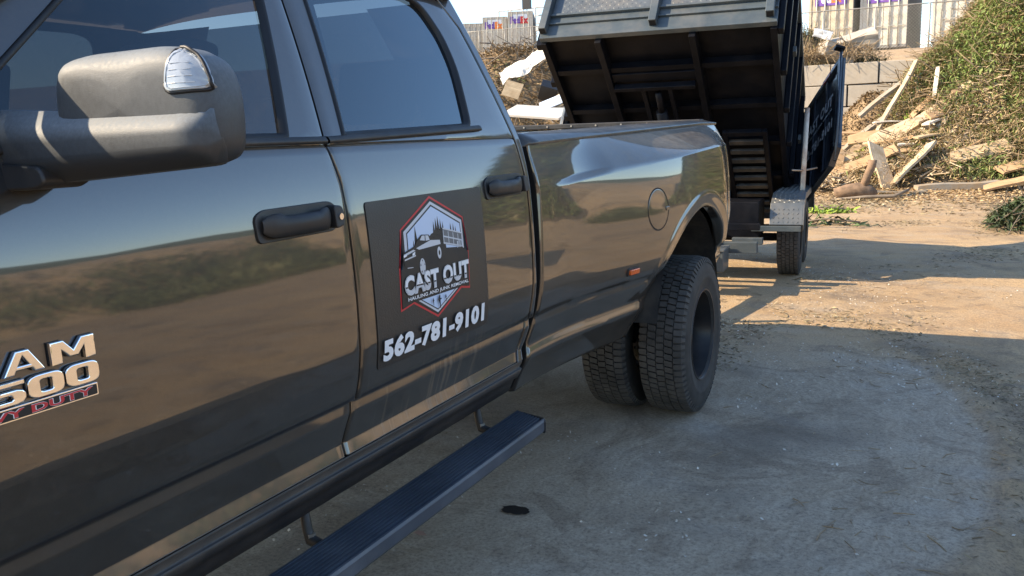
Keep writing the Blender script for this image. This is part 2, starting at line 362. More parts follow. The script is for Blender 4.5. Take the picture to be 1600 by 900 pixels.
def twigs(name, n, xr, yr, hfn, dens, L, rad, mat, parent=None, seed=0, lift=.1, flat=.4, kind='stuff'):
    r = np.random.default_rng(seed); x = r.uniform(*xr, n*6); y = r.uniform(*yr, n*6); k = r.uniform(0, 1, n*6) < dens(x, y); x = x[k][:n]; y = y[k][:n]; n = len(x)
    z = hfn(x, y)+r.uniform(0, 1, n)*lift; az = r.uniform(0, 2*np.pi, n); el = r.normal(0, flat, n)
    d = np.stack([np.cos(az)*np.cos(el), np.sin(az)*np.cos(el), np.sin(el)], 1); s = np.stack([-np.sin(az), np.cos(az), 0*az], 1); u = np.cross(d, s)
    L = L*r.uniform(.4, 1.6, n); P = np.stack([x, y, z], 1); rd = rad*r.uniform(.5, 1.6, n); V = []
    mid = r.normal(0, .06, (n, 3))*L[:,None]
    for t, k_ in ((-.5, 1), (0, .85), (.5, .5)):
        for a in (0, 2.09, 4.19): V.append(P+d*(L*t)[:,None]+(mid if t == 0 else 0)+(s*math.cos(a)+u*math.sin(a))*(rd*k_)[:,None])
    v = np.stack(V, 1).reshape(-1, 3); b = (np.arange(n)*9)[:,None]
    q = []
    for i in (0, 3):
        for j in range(3): q.append(np.array([i+j, i+(j+1)%3, i+3+(j+1)%3, i+3+j]))
    f = np.concatenate([b+qq for qq in q], 0)
    o = mk(name, v, f, mat, parent, True)
    if kind: o['kind'] = kind
    return o
WOODT = simple('dry_twig', (.30, .22, .13), .8, var=.35)
GREYT = simple('grey_dead_branch', (.16, .13, .10), .85, var=.35)

# hills and tree line across the yard (seen only as a reflection)
hx = np.linspace(-400, 400, 160)
def ridge():
    m = MB(); rows = []
    for k, (x0, hh) in enumerate(((150, 0), (190, 14), (250, 26), (330, 24), (420, 4))):
        rows.append([(x0+20*float(fbm(y, k*9., 60, 3, 41)), float(y), hh*(1+.7*float(fbm(y, k*13., 90, 4, 42)))-1) for y in np.linspace(-600, 500, 90)])
    o = m.grid(rows).build('hills', simple('scrub_hillside', (.10, .12, .075), .95, var=.35, scale=.05), smooth=True); o['kind'] = 'structure'
ridge()

# ------------------------------------------------------------------ the truck
truck = thing('pickup_truck', 'dark grey crew cab pickup truck with dual rear wheels and a door sign', 'pickup truck')
PZ = [(.44,.84),(.50,.880),(.56,.905),(.60,.925),(.650,.953),(.656,.9512),(.6892,.9415),(.6912,.9412),(.697,.9435),(.766,.9655),(.772,.9665),(.797,.9652),(.801,.969),(.806,.981),(.83,.9865),(.88,.995),(.93,1.0)]
PZa = np.array(PZ)
def sx(z, y=0):
    if z <= .93: return float(np.interp(z, PZa[:,0], PZa[:,1]))
    if z <= 1.40: return 1-.14*(z-.93)**2-.45*max(0, z-1.24)**2
    b = 1-.14*.47**2-.45*.16**2
    if z <= 1.44: return b-.2756*(z-1.40)-.35*(z-1.40)**2
    zb = z-1.44; return b-.0116-.40*zb-.16*zb*zb
def Bc(z): return float(np.interp(z, [.64,.72,.79,.85,1.086,1.334,1.448,1.78,1.9], [-2.676,-2.672,-2.662,-2.655,-2.650,-2.652,-2.672,-2.604,-2.58]))
def Rc(z): return float(np.interp(z, [.64,.70,.79,.98,1.24,1.40,1.465,1.66,1.9], [-1.70,-1.668,-1.652,-1.640,-1.640,-1.655,-1.668,-1.695,-1.72]))
def Fc(z): return float(np.interp(z, [.64,.8,1.2,1.42,1.435], [-3.76,-3.78,-3.79,-3.76,-3.74]))
ZL = sorted(set([round(a,4) for a,_ in PZ if a >= .655]+list(np.round(np.linspace(.70,.765,4),4))+list(np.round(np.linspace(.84,1.425,34),4))+[.6575,.660,.687,.688,.693,.763,.769,.775,.794,.799,.803]))
def curl(rows, S, e=.006, d=.022):
    """round the border of a skin patch over into the gap"""
    n = len(rows[0])
    def off(p, dy, dz, dx): return (p[0]-S*dx, p[1]+dy, p[2]+dz)
    for i, r in enumerate(rows):
        a, b = r[0], r[-1]
        rows[i] = [off(a, 0, 0, d), off(a, .0, 0, e*.8)]+[off(a, e*.7, 0, .0012), off(a, e*1.8, 0, 0)]+r[1:-1]+[off(b, -e*1.8, 0, 0), off(b, -e*.7, 0, .0012), off(b, 0, 0, e*.8), off(b, 0, 0, d)]
    top, bot = rows[-1], rows[0]
    rows = [[off(p, 0, 0, d) for p in bot], [off(p, 0, 0, e*.8) for p in bot]]+[[off(p, 0, e*.7, .0012) for p in bot]]+rows[1:-1]+[[off(p, 0, -e*.7, .0012) for p in top], [off(p, 0, 0, e*.8) for p in top], [off(p, 0, 0, d) for p in top]]
    return rows
def skin(S, y0f, y1f, zs, ny=26, fn=None, cu=True):
    rows = []
    for z in zs:
        a, b = y0f(z), y1f(z); rows.append([(S*(fn or sx)(z, a+(b-a)*j/ny), a+(b-a)*j/ny, z) for j in range(ny+1)])
    if cu: rows = curl(rows, S)
    return MB().grid(rows)
def dense(poly, step=.02, close=True):
    out = []; n = len(poly)
    for i in range(n if close else n-1):
        a = np.array(poly[i]); b = np.array(poly[(i+1)%n]); k = max(1, int(np.linalg.norm(b-a)/step))
        out += [tuple(a+(b-a)*t/k) for t in range(k)]
    if not close: out.append(tuple(poly[-1]))
    return out
def rounded(poly, rad, seg=5):
    out = []; n = len(poly)
    for i in range(n):
        p = Vector(poly[i]); a = (Vector(poly[i-1])-p); b = (Vector(poly[(i+1)%n])-p); r = rad[i] if isinstance(rad, (list, tuple)) else rad
        if r <= 0: out.append(tuple(p)); continue
        ra = min(r, a.length*.45); rb = min(r, b.length*.45); A = p+a.normalized()*ra; B = p+b.normalized()*rb
        for k in range(seg+1):
            t = k/seg; q = A*(1-t)**2+p*2*t*(1-t)+B*t*t; out.append(tuple(q))
    return out
def inset(poly, d):
    """shrink a closed (y,z) polygon by d"""
    n = len(poly); P = [Vector(p) for p in poly]; ar = sum(P[i].x*P[(i+1)%n].y-P[(i+1)%n].x*P[i].y for i in range(n)); sg = 1 if ar > 0 else -1; out = []
    for i in range(n):
        a = (P[i]-P[i-1]); b = (P[(i+1)%n]-P[i])
        if a.length < 1e-7: a = b
        if b.length < 1e-7: b = a
        na = Vector((-a.y, a.x)).normalized()*sg; nb = Vector((-b.y, b.x)).normalized()*sg; m = (na+nb)
        m = m.normalized() if m.length > 1e-6 else na; k = max(.5, m.dot(na)); out.append(tuple(P[i]+m*d/k))
    return out
def ring(S, loops, offs):
    """loops of equal length in (y,z) joined into a ring lying on the side skin, each pushed out by its offset"""
    rows = [[(S*(sx(p[1])+o), p[0], p[1]) for p in L] for L, o in zip(loops, offs)]
    return MB().grid(rows, close=True)
def resamp(poly, n, start=None):
    P = np.array(poly+[poly[0]]); d = np.r_[0, np.cumsum(np.linalg.norm(np.diff(P, axis=0), axis=1))]; t = np.linspace(0, d[-1], n+1)[:-1]
    return [tuple(q) for q in np.stack([np.interp(t, d, P[:,0]), np.interp(t, d, P[:,1])], 1)]
def fillpatch(S, poly, off, zs=14, fn=None):
    """a filled outline laid on the side skin, cut into strips so that it follows the curve"""
    bm = bmesh.new(); vs = [bm.verts.new((0, p[0], p[1])) for p in poly]; f = bm.faces.new(vs)
    bmesh.ops.triangulate(bm, faces=[f])
    z0 = min(p[1] for p in poly); z1 = max(p[1] for p in poly)
    for k in range(1, zs):
        bmesh.ops.bisect_plane(bm, geom=bm.verts[:]+bm.edges[:]+bm.faces[:], plane_co=(0, 0, z0+(z1-z0)*k/zs), plane_no=(0, 0, 1))
    bm.verts.index_update(); g_ = fn or sx
    v = [(S*(g_(q.co.z, q.co.y)+off), q.co.y, q.co.z) for q in bm.verts]; ff = [tuple(x.index for x in q.verts) for q in bm.faces]; bm.free()
    m = MB(); m.add(v, ff); return m

FW = [(-3.60,1.447),(-2.80,1.447),(-2.645,1.872),(-3.02,1.872),(-3.20,1.752)]     # front window opening
RW = [(-2.600,1.447),(-1.938,1.468),(-1.868,1.66),(-1.865,1.76),(-1.905,1.862),(-2.0,1.885),(-2.50,1.878),(-2.515,1.80)]
RWr = [0,.03,.05,.03,.05,.04,0,0]; FWr = [.01,.015,.03,.05,.02]
def build_side(S, near):
    P = truck
    lab = None
    # doors below the belt
    fd = skin(S, Fc, lambda z: Bc(z)-.0035, ZL+[1.432], 34).build('front_door', PAINT, P, smooth=True)
    rd = skin(S, lambda z: Bc(z)+.0035, lambda z: Rc(z)-.004, ZL+[1.432], 30).build('rear_door', PAINT, P, smooth=True)
    # window frames
    for door, win, rad, outer in ((fd, FW, FWr, [(-3.72,1.432),(Bc(1.432)-.0035,1.432),(Bc(1.45)-.0035,1.45),(Bc(1.6)-.0035,1.6),(Bc(1.78)-.0035,1.78),(Bc(1.9)-.004,1.898),(-3.05,1.898),(-3.30,1.755)]),
                                  (rd, RW, RWr, [(Bc(1.432)+.0035,1.432),(Rc(1.432)-.004,1.432),(Rc(1.465)-.004,1.465),(Rc(1.66)-.004,1.66),(Rc(1.82)-.004,1.80),(-1.76,1.878),(-1.86,1.902),(Bc(1.9)+.004,1.898),(Bc(1.78)+.0035,1.78),(Bc(1.6)+.0035,1.6),(Bc(1.45)+.0035,1.45)])):
        o = dense(outer, .018); ctr = np.mean(np.array(win), axis=0); w = rounded(win, rad); wd = dense(w, .006)
        W_ = np.array(wd)
        # match every outer point with the nearest inner direction so that the ring does not twist
        def ang(p): return math.atan2((p[1]-ctr[1])*1.7, p[0]-ctr[0])
        wa = np.array([ang(p) for p in wd]); inn = []
        for p in o:
            k = int(np.argmin(np.abs(np.angle(np.exp(1j*(wa-ang(p))))))); inn.append(tuple(W_[k]))
        mid = [tuple(np.array(a)*.5+np.array(b)*.5) for a, b in zip(o, inn)]
        q1 = [tuple(np.array(a)*.85+np.array(b)*.15) for a, b in zip(o, inn)]
        mb = ring(S, [o, o, q1, mid, inn, inn], [-.022, -.003, 0, 0, 0, -.024])
        mb.build('window_frame', PAINT, door, smooth=True).data.set_sharp_from_angle(angle=R(40))
        wl = dense(w, .012); i1 = inset(wl, .010); i2 = inset(wl, .014)
        ring(S, [inset(wl, -.001), inset(wl, -.001), inset(wl, .002), i1, i2], [-.020, .0035, .006, .003, -.012]).build('window_seal', SEAL, door, smooth=True)
        fillpatch(S, inset(w, .006), -.011, 16).build('window_pane', GLASS if door is fd else TINT, door, smooth=True)
        # belt moulding
        y0, y1 = (-3.74, Bc(1.44)-.004) if door is fd else (Bc(1.44)+.004, -1.885)
        yy = np.linspace(y0, y1, 26); zb = lambda y: 1.433+(.0 if door is fd else .022*(y+2.66)/.72)
        prof = [(-.004, 0), (.007, .002), (.010, .009), (.007, .017), (-.004, .019)]
        MB().grid([[(S*(sx(zb(y)+h)+o_), float(y), zb(y)+h) for o_, h in prof] for y in yy]).build('belt_moulding', BLACK, door, smooth=True)
    # divider bar of the front quarter
    MB().prism([(-3.462,1.45),(-3.452,1.45),(-3.452,1.575),(-3.462,1.568)], -.009, .001, lambda p, t: (S*(sx(p[1])+t), p[0], p[1])).build('window_divider', SEAL, fd)
    # door handles
    for door, ya, yb, lock in ((fd, -2.968, -2.704, True), (rd, -1.948, -1.684, False)):
        zc = 1.267 if door is fd else 1.280
        L_ = yb-ya; ym = (ya+yb)/2
        hb = MB().prism(dense(rounded([(ya-.004,zc-.036),(yb-.012,zc-.034),(yb+.004,zc-.012),(yb+.002,zc+.026),(yb-.02,zc+.036),(ya+.02,zc+.034),(ya-.006,zc+.02)], .015), .02), -.01, .005, lambda p, t: (S*(sx(p[1])+t), p[0], p[1])).build('door_handle', BLACK, door, bevel=.002)
        rows = []
        for k in range(21):
            u = k/20; y = ya+.006+(L_-.036)*u; e = min(1, min(u, 1-u)*9+.25); e = math.sqrt(e); c = []
            bow = .034*math.sin(math.pi*min(max(u, .04), .96))**.35*e
            for j in range(12):
                a = 2*math.pi*j/12; c.append((S*(sx(zc)+.006+bow*.62+.5*bow*math.cos(a)*.72), y, zc-.001+.026*e*math.sin(a)-(.006 if math.sin(a) > .5 and .2 < u < .8 else 0)))
            rows.append(c)
        MB().grid(rows, close=True).build('handle_grip', BLACK, hb, smooth=True)
        er = MB().prism(rounded([(yb-.034,zc-.027),(yb-.004,zc-.022),(yb+.001,zc),(yb-.004,zc+.024),(yb-.034,zc+.028)], .008), .004, .030, lambda p, t: (S*(sx(p[1])+t), p[0], p[1])).build('handle_end_cap', BLACK, hb, bevel=.004)
        if lock and near: MB().tube([(S*(sx(zc)+.029), yb-.017, zc), (S*(sx(zc)+.0335), yb-.017, zc)], .0075, 16).build('key_lock', CHROME, hb, smooth=False)
    # rocker below the doors, with its two dark mouldings
    zs = [.515,.520,.53,.56,.582,.5835,.585,.600,.6015,.619,.6205,.624,.645,.650]
    ro = {.515:-.10,.520:-.022,.53:-.006,.585:.006,.600:.009,.6015:.0085,.619:.006,.6205:.002,.5835:-.002,.582:-.005,.624:-.006,.645:-.006,.650:-.012}
    MB().grid([[(S*(sx(z)+ro.get(z, -.004)), float(y), z) for y in np.linspace(-3.80, -1.64, 30)] for z in zs]).build('rocker_panel', BLACK, P, smooth=True)
    # cab corner behind the rear door, turning into the back wall
    zs = [z for z in ZL+[1.432,1.46,1.5,1.56,1.62,1.68,1.74,1.80,1.86,1.90]]
    rows = []
    for z in zs:
        yb = float(np.interp(z, [.64,.75,1.4,1.9], [-1.645,-1.612,-1.610,-1.672])); y0 = Rc(z)+.003 if z < 1.8 else Rc(z)-.06*(z-1.8)/.1; r = []
        r.append((S*(sx(z)-.022), y0, z)); r.append((S*(sx(z)-.004), y0, z))
        for u in (0.04, .10, .5, .9, 1): r.append((S*sx(z), y0+(yb-.012-y0)*u, z))
        for a in (0, 30, 60, 90): r.append((S*(sx(z)-.012+.012*math.cos(R(a))), yb-.012+.012*math.sin(R(a)), z))
        r.append((S*(sx(z)-.12), yb+.004, z)); r.append((S*(sx(z)-.35), yb+.005, z)); rows.append(r)
    MB().grid(rows).build('cab_corner', PAINT, P, smooth=True)
    # dark inner frame the doors close on, open at the windows
    MB().grid([[(S*(sx(z)-.028), float(y), z) for y in np.linspace(-3.78, -1.62, 20)] for z in np.linspace(.6, 1.42, 14)]).build('door_inner_frame', INNER, P)
    for ya, yb in ((-2.80, -2.50), (-1.93, -1.66)):
        sl_ = -.10 if ya < -2 else -.0
        MB().grid([[(S*(sx(z)-.028), y+((z-1.44)*(.30 if ya < -2 else -.05)), z) for y in (ya+.03, yb-.05)] for z in np.linspace(1.42, 1.90, 10)]).build('inner_pillar', INNER, P)
    # A pillar, outside the door frame
    MB().tube([(S*.955, -3.98, 1.385), (S*.90, -3.62, 1.59), (S*.82, -3.27, 1.785), (S*.745, -3.04, 1.905)], [.035,.034,.03,.03], 10).build('windshield_pillar', PAINT, P, smooth=True)
build_side(1, True); build_side(-1, False)

# roof, windshield, back wall
rows = []
for k, y in enumerate(np.linspace(-3.08, -1.68, 22)):
    u = (y+3.08)/1.4; top = 1.965+.018*math.sin(math.pi*u)-.035*(1-u)**6-.03*u**8; r = []
    for j in range(25):
        t = -1+2*j/24; x = .757*t; z = 1.900+(top-1.900)*(1-abs(t)**3.2); r.append((x, float(y), z))
    rows.append(r)
MB().grid(rows).build('roof', PAINT, truck, smooth=True)
ws = fillw = MB().grid([[( (.90-.165*v)*(-1+2*j/12), -3.93+.85*v-.07*(1-(-1+2*j/12)**2)*(1-.6*v), 1.40+.50*v) for j in range(13)] for v in np.linspace(0, 1, 8)]).build('windshield', GLASS, truck, smooth=True)
MB().grid([[( t*.72, -1.60-(z-1.44)*.13-(.0 if z > 1.44 else .0), z) for t in np.linspace(-1.2, 1.2, 9)] for z in (.62, 1.0, 1.40, 1.47)]).build('cab_back_wall', PAINT, truck, smooth=True)
MB().grid([[(t*(.76-.28*(z-1.44)), -1.605-(z-1.44)*.13, z) for t in np.linspace(-1, 1, 9)] for z in (1.47, 1.68, 1.89)]).build('back_window', TINT, truck, smooth=True)
box('cab_floor', -.86, .86, -3.9, -1.62, .55, .64, INNER, truck)
box('firewall', -.86, .86, -3.95, -3.88, .55, 1.38, INNER, truck)
box('dashboard', -.84, .84, -3.86, -3.45, 1.05, 1.36, CLOTH, truck, bevel=.04)
def seat(x, y, w=.50):
    s = MB().prism(rounded([(y-.28,.86),(y+.22,.82),(y+.34,1.46),(y+.22,1.48),(y+.08,1.0),(y-.28,1.02)], .04), x-w/2, x+w/2, lambda p, t: (t, p[0], p[1])).build('seat', CLOTH, truck, bevel=.03)
    MB().prism(rounded([(y+.24,1.50),(y+.33,1.49),(y+.37,1.70),(y+.27,1.71)], .03), x-.14, x+.14, lambda p, t: (t, p[0], p[1])).build('headrest', CLOTH, s, bevel=.03)
for x_, y_ in ((-.42,-2.95),(.42,-2.95),(-.46,-2.05),(.46,-2.05)): seat(x_, y_)
# front end
PB = PAINT
hz = lambda x, u: 1.37-.13*u**2.2-.05*(abs(x)/.9)**3
MB().grid([[(x*.88, -3.98-1.25*u, hz(x*.88, u)-(.10 if u > .97 else 0)) for x in np.linspace(-1, 1, 17)] for u in np.linspace(0, 1, 14)]).build('hood', PB, truck, smooth=True)
for S in (1, -1):
    def arch(y): d = abs(y+4.32); return .46+.55*math.sqrt(max(0, 1-(d/.52)**2)) if d < .52 else .56
    rows = []
    for y in sorted(list(np.linspace(-5.22, -3.80, 40))+[-4.84, -3.80]):
        zb = arch(y); u = (y+5.22)/1.42; r = []
        for k in range(22):
            z = zb+(1.335-.13*(1-u)**2.2-zb)*k/21; xx = sx(max(z, .75))*(1-.12*(1-u)**3); r.append((S*xx, y, z))
        zt = r[-1][2]; r.append((S*.90*(1-.12*(1-u)**3), y, zt+.022)); r.append((S*.86*(1-.12*(1-u)**3), y, zt+.02)); rows.append(r)
    MB().grid(rows).build('front_fender', PAINT, truck, smooth=True)
    MB().prism(rounded([(.62,.86),(.86,.86),(.86,1.12),(.60,1.14)], .03), -5.27, -5.12, lambda p, t: (S*p[0], t, p[1])).build('headlight', simple('headlight_lens', (.5,.5,.52), .1, .3), truck, bevel=.01)
    box('door_mirror_foot' if False else 'wheel_liner', min(S*.70,S*.80), max(S*.70,S*.80), -4.9, -3.8, .5, 1.25, LINER, truck)
box('front_bumper', -.96, .96, -5.38, -5.15, .52, .78, CHROME, truck, bevel=.04)
gr_ = box('grille', -.60, .60, -5.24, -5.10, .80, 1.22, BLACK, truck, bevel=.03)
box('grille_bar', -.58, .58, -5.262, -5.22, .99, 1.03, CHROME, gr_, bevel=.008); box('grille_bar', -.03, .03, -5.264, -5.23, .82, 1.20, CHROME, gr_, bevel=.008)
box('chassis', -.48, .48, -5.0, 1.05, .48, .70, INNER, truck)

# ---- bed side with the flared dual-wheel hip
def Ff(y): 
    if y < 0.15: return float(ss(-1.50, -.02, y))
    return float(1-.72*ss(.35, 1.2, y))
def zcrest(y): return float(np.interp(y, [-1.6,-1.3,-.7,0,.4,1.2], [1.255,1.262,1.303,1.335,1.350,1.345]))
def zrail(y): return float(np.interp(y, [-1.6,.85,1.2], [1.402,1.468,1.468]))
ARA, ARB, ARZ = .625, .615, .45
def barch(y):
    d = abs(y); return ARZ+ARB*math.sqrt(max(0, 1-(d/ARA)**2)) if d < ARA else ARZ
def zbot(y): 
    b = .515 if y < 0 else .54
    return max(b, barch(y)) if abs(y) < ARA else b
def bx(z, y=0):
    F = Ff(y); zc = zcrest(y); b = sx(min(z, 1.40))
    g_ = float(np.interp(z, [.44,.66,.80,.83,1.1,1.3], [.74,.84,.93,.985,1.0,1.0])); 
    # side wall
    wall = b+.205*F*g_ 
    if F > .02: wall -= .05*F*max(0, z-1.08)**2*4*.6
    # flared arch lip
    if abs(y) < 1.0 and z > .5:
        dd = math.hypot(y/ARA, (z-ARZ)/ARB)-1; dm = dd*.62
        if dm < .12: wall += (.007*float(1-ss(.064, .086, max(dm, 0)))-.018*float(1-ss(.0, .078, max(dm, 0))))*Ff(y)
    if z > zc:
        zr = zrail(y); wc = sx(min(zc,1.4))+.205*F-.05*F*max(0, zc-1.08)**2*2.4; u = (z-zc)/(zr-zc); xr = .952
        soft = b*(1-u*.0)
        slope = wc+(xr-wc)*(u**1.15)
        k = float(ss(.02, .35, F)); lin = (1-k)*(b-(b-xr)*u**2.2)+k*slope
        return lin
    return wall
def build_bed(S):
    ys = [-1.558, -1.551]+list(np.linspace(-1.53, -ARA-.001, 44))+[ARA*math.cos(R(a))*-1 for a in np.linspace(0.5, 179.5, 60)]+list(np.linspace(ARA+.001, 1.18, 22))
    nS = 64; nT = 14; rows = []
    for y in ys:
        zb = zbot(y); zc = zcrest(y); zr = zrail(y); r = []
        yy = lambda z: y+(max(0, -1.3-y)/.265)*float(np.interp(z, [.5,.62,.8,1.0,1.24,1.4], [-.035,-.035,-.012,0,.012,-.0]))
        zz = list(zb+(zc-zb)*np.linspace(0, 1, nS))
        # snap rows onto the crease heights
        for cz in (.80, .806, .772, .766, .690, .656):
            if zb+.02 < cz < zc:
                k = int(np.argmin([abs(q-cz) for q in zz])); zz[k] = cz
        zz = sorted(zz)
        first = (S*(bx(zb, y)-.06), yy(zb), zb+.004); r.append(first); r.append((S*(bx(zb, y)-.012), yy(zb), zb-.002))
        for z in zz: r.append((S*bx(z, y), yy(z), z))
        for k in range(1, nT+1):
            z = zc+(zr-zc)*k/nT; r.append((S*bx(z, y), yy(z), z))
        rows.append(r)
    rows = [[(p[0]-S*.05, p[1], p[2]) for p in rows[0]], [(p[0]-S*.004, p[1]-.004, p[2]) for p in rows[0]]]+rows
    # tail corner turns inwards
    last = rows[-1]; rows += [[(p[0]-S*.012, p[1]+.022, p[2]) for p in last], [(p[0]-S*.05, p[1]+.034, p[2]) for p in last], [(S*.80, 1.225, p[2]) for p in last]]
    o = MB().grid(rows).build('bed_side', PAINT, truck, smooth=True)
    # rail cap
    rr = []
    for y in np.linspace(-1.563, 1.21, 30):
        zr = zrail(y); top = float(np.interp(y, [-1.6,.8,1.2],[1.445,1.497,1.497]))
        rr.append([(S*.952, y, zr), (S*.957, y, zr+.006), (S*.955, y, zr+.013), (S*.90, y, top-.004), (S*.885, y, top), (S*.865, y, top), (S*.86, y, top-.02), (S*.86, y, top-.10)])
    rr = [[(S*.9, p[1]-.0, p[2]-.02) for p in rr[0]]]+rr
    MB().grid(rr).build('bed_rail_cap', BLACK if False else simple('bed_rail_cap_'+('near' if S > 0 else 'far'), (.035,.038,.040), .42, .1, coat=.4, dirt=DUST, dirt_amt=.3), truck, smooth=True)
    box('bed_inner_wall', min(S*.80,S*.86), max(S*.80,S*.86), -1.55, 1.16, .84, 1.42, INNER, truck)
    # wheel liner
    MB().grid([[(S*x, -.60*math.cos(R(a)), .45+.60*math.sin(R(a))) for a in np.linspace(12, 168, 30)] for x in (.70, .85, 1.0, 1.12)]).build('wheel_liner', LINER, truck, smooth=True)
    MB().prism([( -.62*math.cos(R(a)), .45+.62*math.sin(R(a))) for a in np.linspace(12, 168, 24)], .66, .70, lambda p, t: (S*t, p[0], p[1])).build('inner_wheel_wall', LINER, truck)
    return o
bed_near = build_bed(1); build_bed(-1)
box('bed_floor', -.86, .86, -1.55, 1.18, .84, .88, BLACK, truck)
MB().grid([[(t*(sx(z)-.010), -1.572+float(np.interp(z, [.5,.62,.8,1.0,1.24,1.4], [-.035,-.035,-.012,0,.012,0])), z) for t in np.linspace(-1, 1, 9)] for z in np.linspace(.53, 1.40, 16)]).build('bed_front_wall', INNER, truck)  # black instead of body paint: shade in the cab gap put into the colour
tg = box('tailgate', -.88, .88, 1.17, 1.235, .80, 1.47, PAINT, truck, bevel=.01)
box('tailgate_cap', -.87, .87, 1.15, 1.245, 1.472, 1.505, BLACK, tg, bevel=.006)
for x_ in np.linspace(-.7, .7, 9): MB().tube([(x_, 1.152, 1.489), (x_, 1.145, 1.489)], .006, 8).build('cap_bolt', STEEL, tg)
box('headboard_rail', -.84, .84, 1.10, 1.14, 1.40, 1.42, STEEL, tg, bevel=.004)
box('rear_bumper', -.80, .80, 1.26, 1.46, .52, .70, CHROME, truck, bevel=.03)
# fuel door: a disc standing in a dark ring
def disc_loop(r, cy=-.60, cz=1.098, n=40): return [(cy+r*math.cos(2*math.pi*k/n), cz+r*math.sin(2*math.pi*k/n)) for k in range(n)]
def bx_ring(r0, r1, o0, o1, name, mat, parent):
    A = disc_loop(r0); B = disc_loop(r1); return MB().grid([[(bx(p[1], p[0])+o0, p[0], p[1]) for p in A], [(bx(p[1], p[0])+o1, p[0], p[1]) for p in B]], close=True).build(name, mat, parent, smooth=True)
rows = [[(bx(p[1], p[0])+o_, p[0], p[1]) for p in disc_loop(r_)] for r_, o_ in ((.0915,-.003),(.0900,.0002),(.0885,.0010),(.086,.0012),(.06,.0012),(.03,.0012),(.001,.0012))]
fdoor = MB().grid(rows, close=True).build('fuel_door', PAINT, truck, smooth=True)
bx_ring(.0955, .0905, .0008, .0006, 'door_gap', INNER, fdoor)
fl = MB().prism(rounded([(-.535,1.086),(-.500,1.088),(-.498,1.104),(-.535,1.106)], .008), -.001, .005, lambda p, t: (bx(p[1], p[0])+t, p[0], p[1])).build('finger_notch', PAINT, fdoor, bevel=.003)
# amber marker light
bz_ = MB().prism(rounded([(-.858,.832),(-.772,.832),(-.772,.866),(-.858,.866)], .008), -.004, .006, lambda p, t: (bx(p[1], p[0])+t, p[0], p[1])).build('marker_light', BLACK, truck, bevel=.002)
MB().prism(rounded([(-.852,.837),(-.778,.837),(-.778,.861),(-.852,.861)], .006), .004, .016, lambda p, t: (bx(p[1], p[0])+t, p[0], p[1])).build('lens', ORANGE, bz_, bevel=.004)

# ---- wheels
TW, TR = .232, .404
def tyre_mesh():
    p = [(-.095,.222),(-.108,.226),(-.112,.245),(-.120,.29),(-.122,.325),(-.118,.352),(-.108,.378),(-.098,.389),(-.088,.3925),(0,.3945),(.088,.3925),(.098,.389),(.108,.378),(.118,.352),(.122,.325),(.121,.31),(.1225,.306),(.1205,.29),(.118,.285),(.112,.245),(.108,.226),(.095,.222)]
    return MB().grid(lathe(p, 96), close=True)
def tread_mesh(pitch=74):
    m = MB(); W_ = [(-.108,-.074),(-.069,-.040),(-.035,-.006),(0.0,.036),(.041,.070),(.075,.108)]
    W_ = [(-.104,-.066),(-.061,-.023),(-.018,.018),(.023,.061),(.066,.104)]
    for r_, (a, b) in enumerate(W_):
        for k in range(pitch):
            da = 2*math.pi/pitch; t0 = (k+(.5 if r_ % 2 else 0))*da+.008; t1 = t0+da-.020; sk = .018 if r_ in (1, 3) else 0
            edge = r_ in (0, 4); v = []
            for rr in (.389, .4045):
                for (t, s_) in ((t0, 0), (t1, 0)):
                    for x in (a, b):
                        ro = rr-(.007 if edge and ((x == a and r_ == 0) or (x == b and r_ == 4)) else 0); tt = t+(sk if x == b else -sk)*(.5)
                        v.append((x, ro*math.cos(tt), ro*math.sin(tt)))
            m.add(v, [(0,2,3,1),(4,5,7,6),(0,1,5,4),(2,6,7,3),(0,4,6,2),(1,3,7,5)])
            # shoulder lugs run down the sidewall
            if edge:
                sg = -1 if r_ == 0 else 1; v = []
                for (x, ro) in ((sg*.104,.3975),(sg*.1165,.372),(sg*.110,.368),(sg*.098,.385)):
                    for t in (t0+.01, t1-.01): v.append((x, ro*math.cos(t), ro*math.sin(t)))
                m.add(v, [(0,1,3,2),(2,3,5,4),(4,5,7,6),(6,7,1,0),(0,2,4,6),(1,7,5,3)])
    return m
def rim_mesh(dish):
    # a deep-dish steel rim: lip, barrel, disc face with hand holes
    p = [(.108,.226),(.113,.229),(.114,.235),(.108,.238),(.100,.232),(.098,.220),(.06,.213),(.03,.205),(-.01,.200),(dish+.015,.196),(dish,.185),(dish-.006,.165),(dish+.01,.13),(dish+.028,.10),(dish+.03,.075),(dish+.045,.070),(dish+.05,.05),(dish+.05,.001)]
    return MB().grid(lathe(p, 64), close=True)
def wheel(name_label, x, y, S, dish, proto=None):
    if proto:
        w = proto.copy(); C.objects.link(w); w.parent = truck
        for ch in proto.children: c = ch.copy(); C.objects.link(c); c.parent = w
    else:
        w = rim_mesh(dish).build('wheel', RIMM, truck, smooth=True); w.data.set_sharp_from_angle(angle=R(35))
        tyre_mesh().build('tyre', RUB, w, smooth=True)
        t = tread_mesh().build('tread_blocks', TREADM, w); t['kind'] = 'stuff'
        for k in range(8):
            a = 2*math.pi*k/8; MB().tube([(dish+.022, .098*math.cos(a), .098*math.sin(a)), (dish+.048, .098*math.cos(a), .098*math.sin(a))], .010, 6).build('lug_nut', RIMM, w)
        for k in range(8):
            a = 2*math.pi*(k+.5)/8; MB().tube([(dish+.003, .155*math.cos(a), .155*math.sin(a)), (dish+.0075, .155*math.cos(a), .155*math.sin(a))], .018, 14).build('hand_hole', INNER, w)
    w.location = (x, y, .402); w.rotation_euler = (random.uniform(0, 6), 0, 0 if S > 0 else math.pi)
    return w
w0 = wheel('', 1.075, 0, 1, -.075)
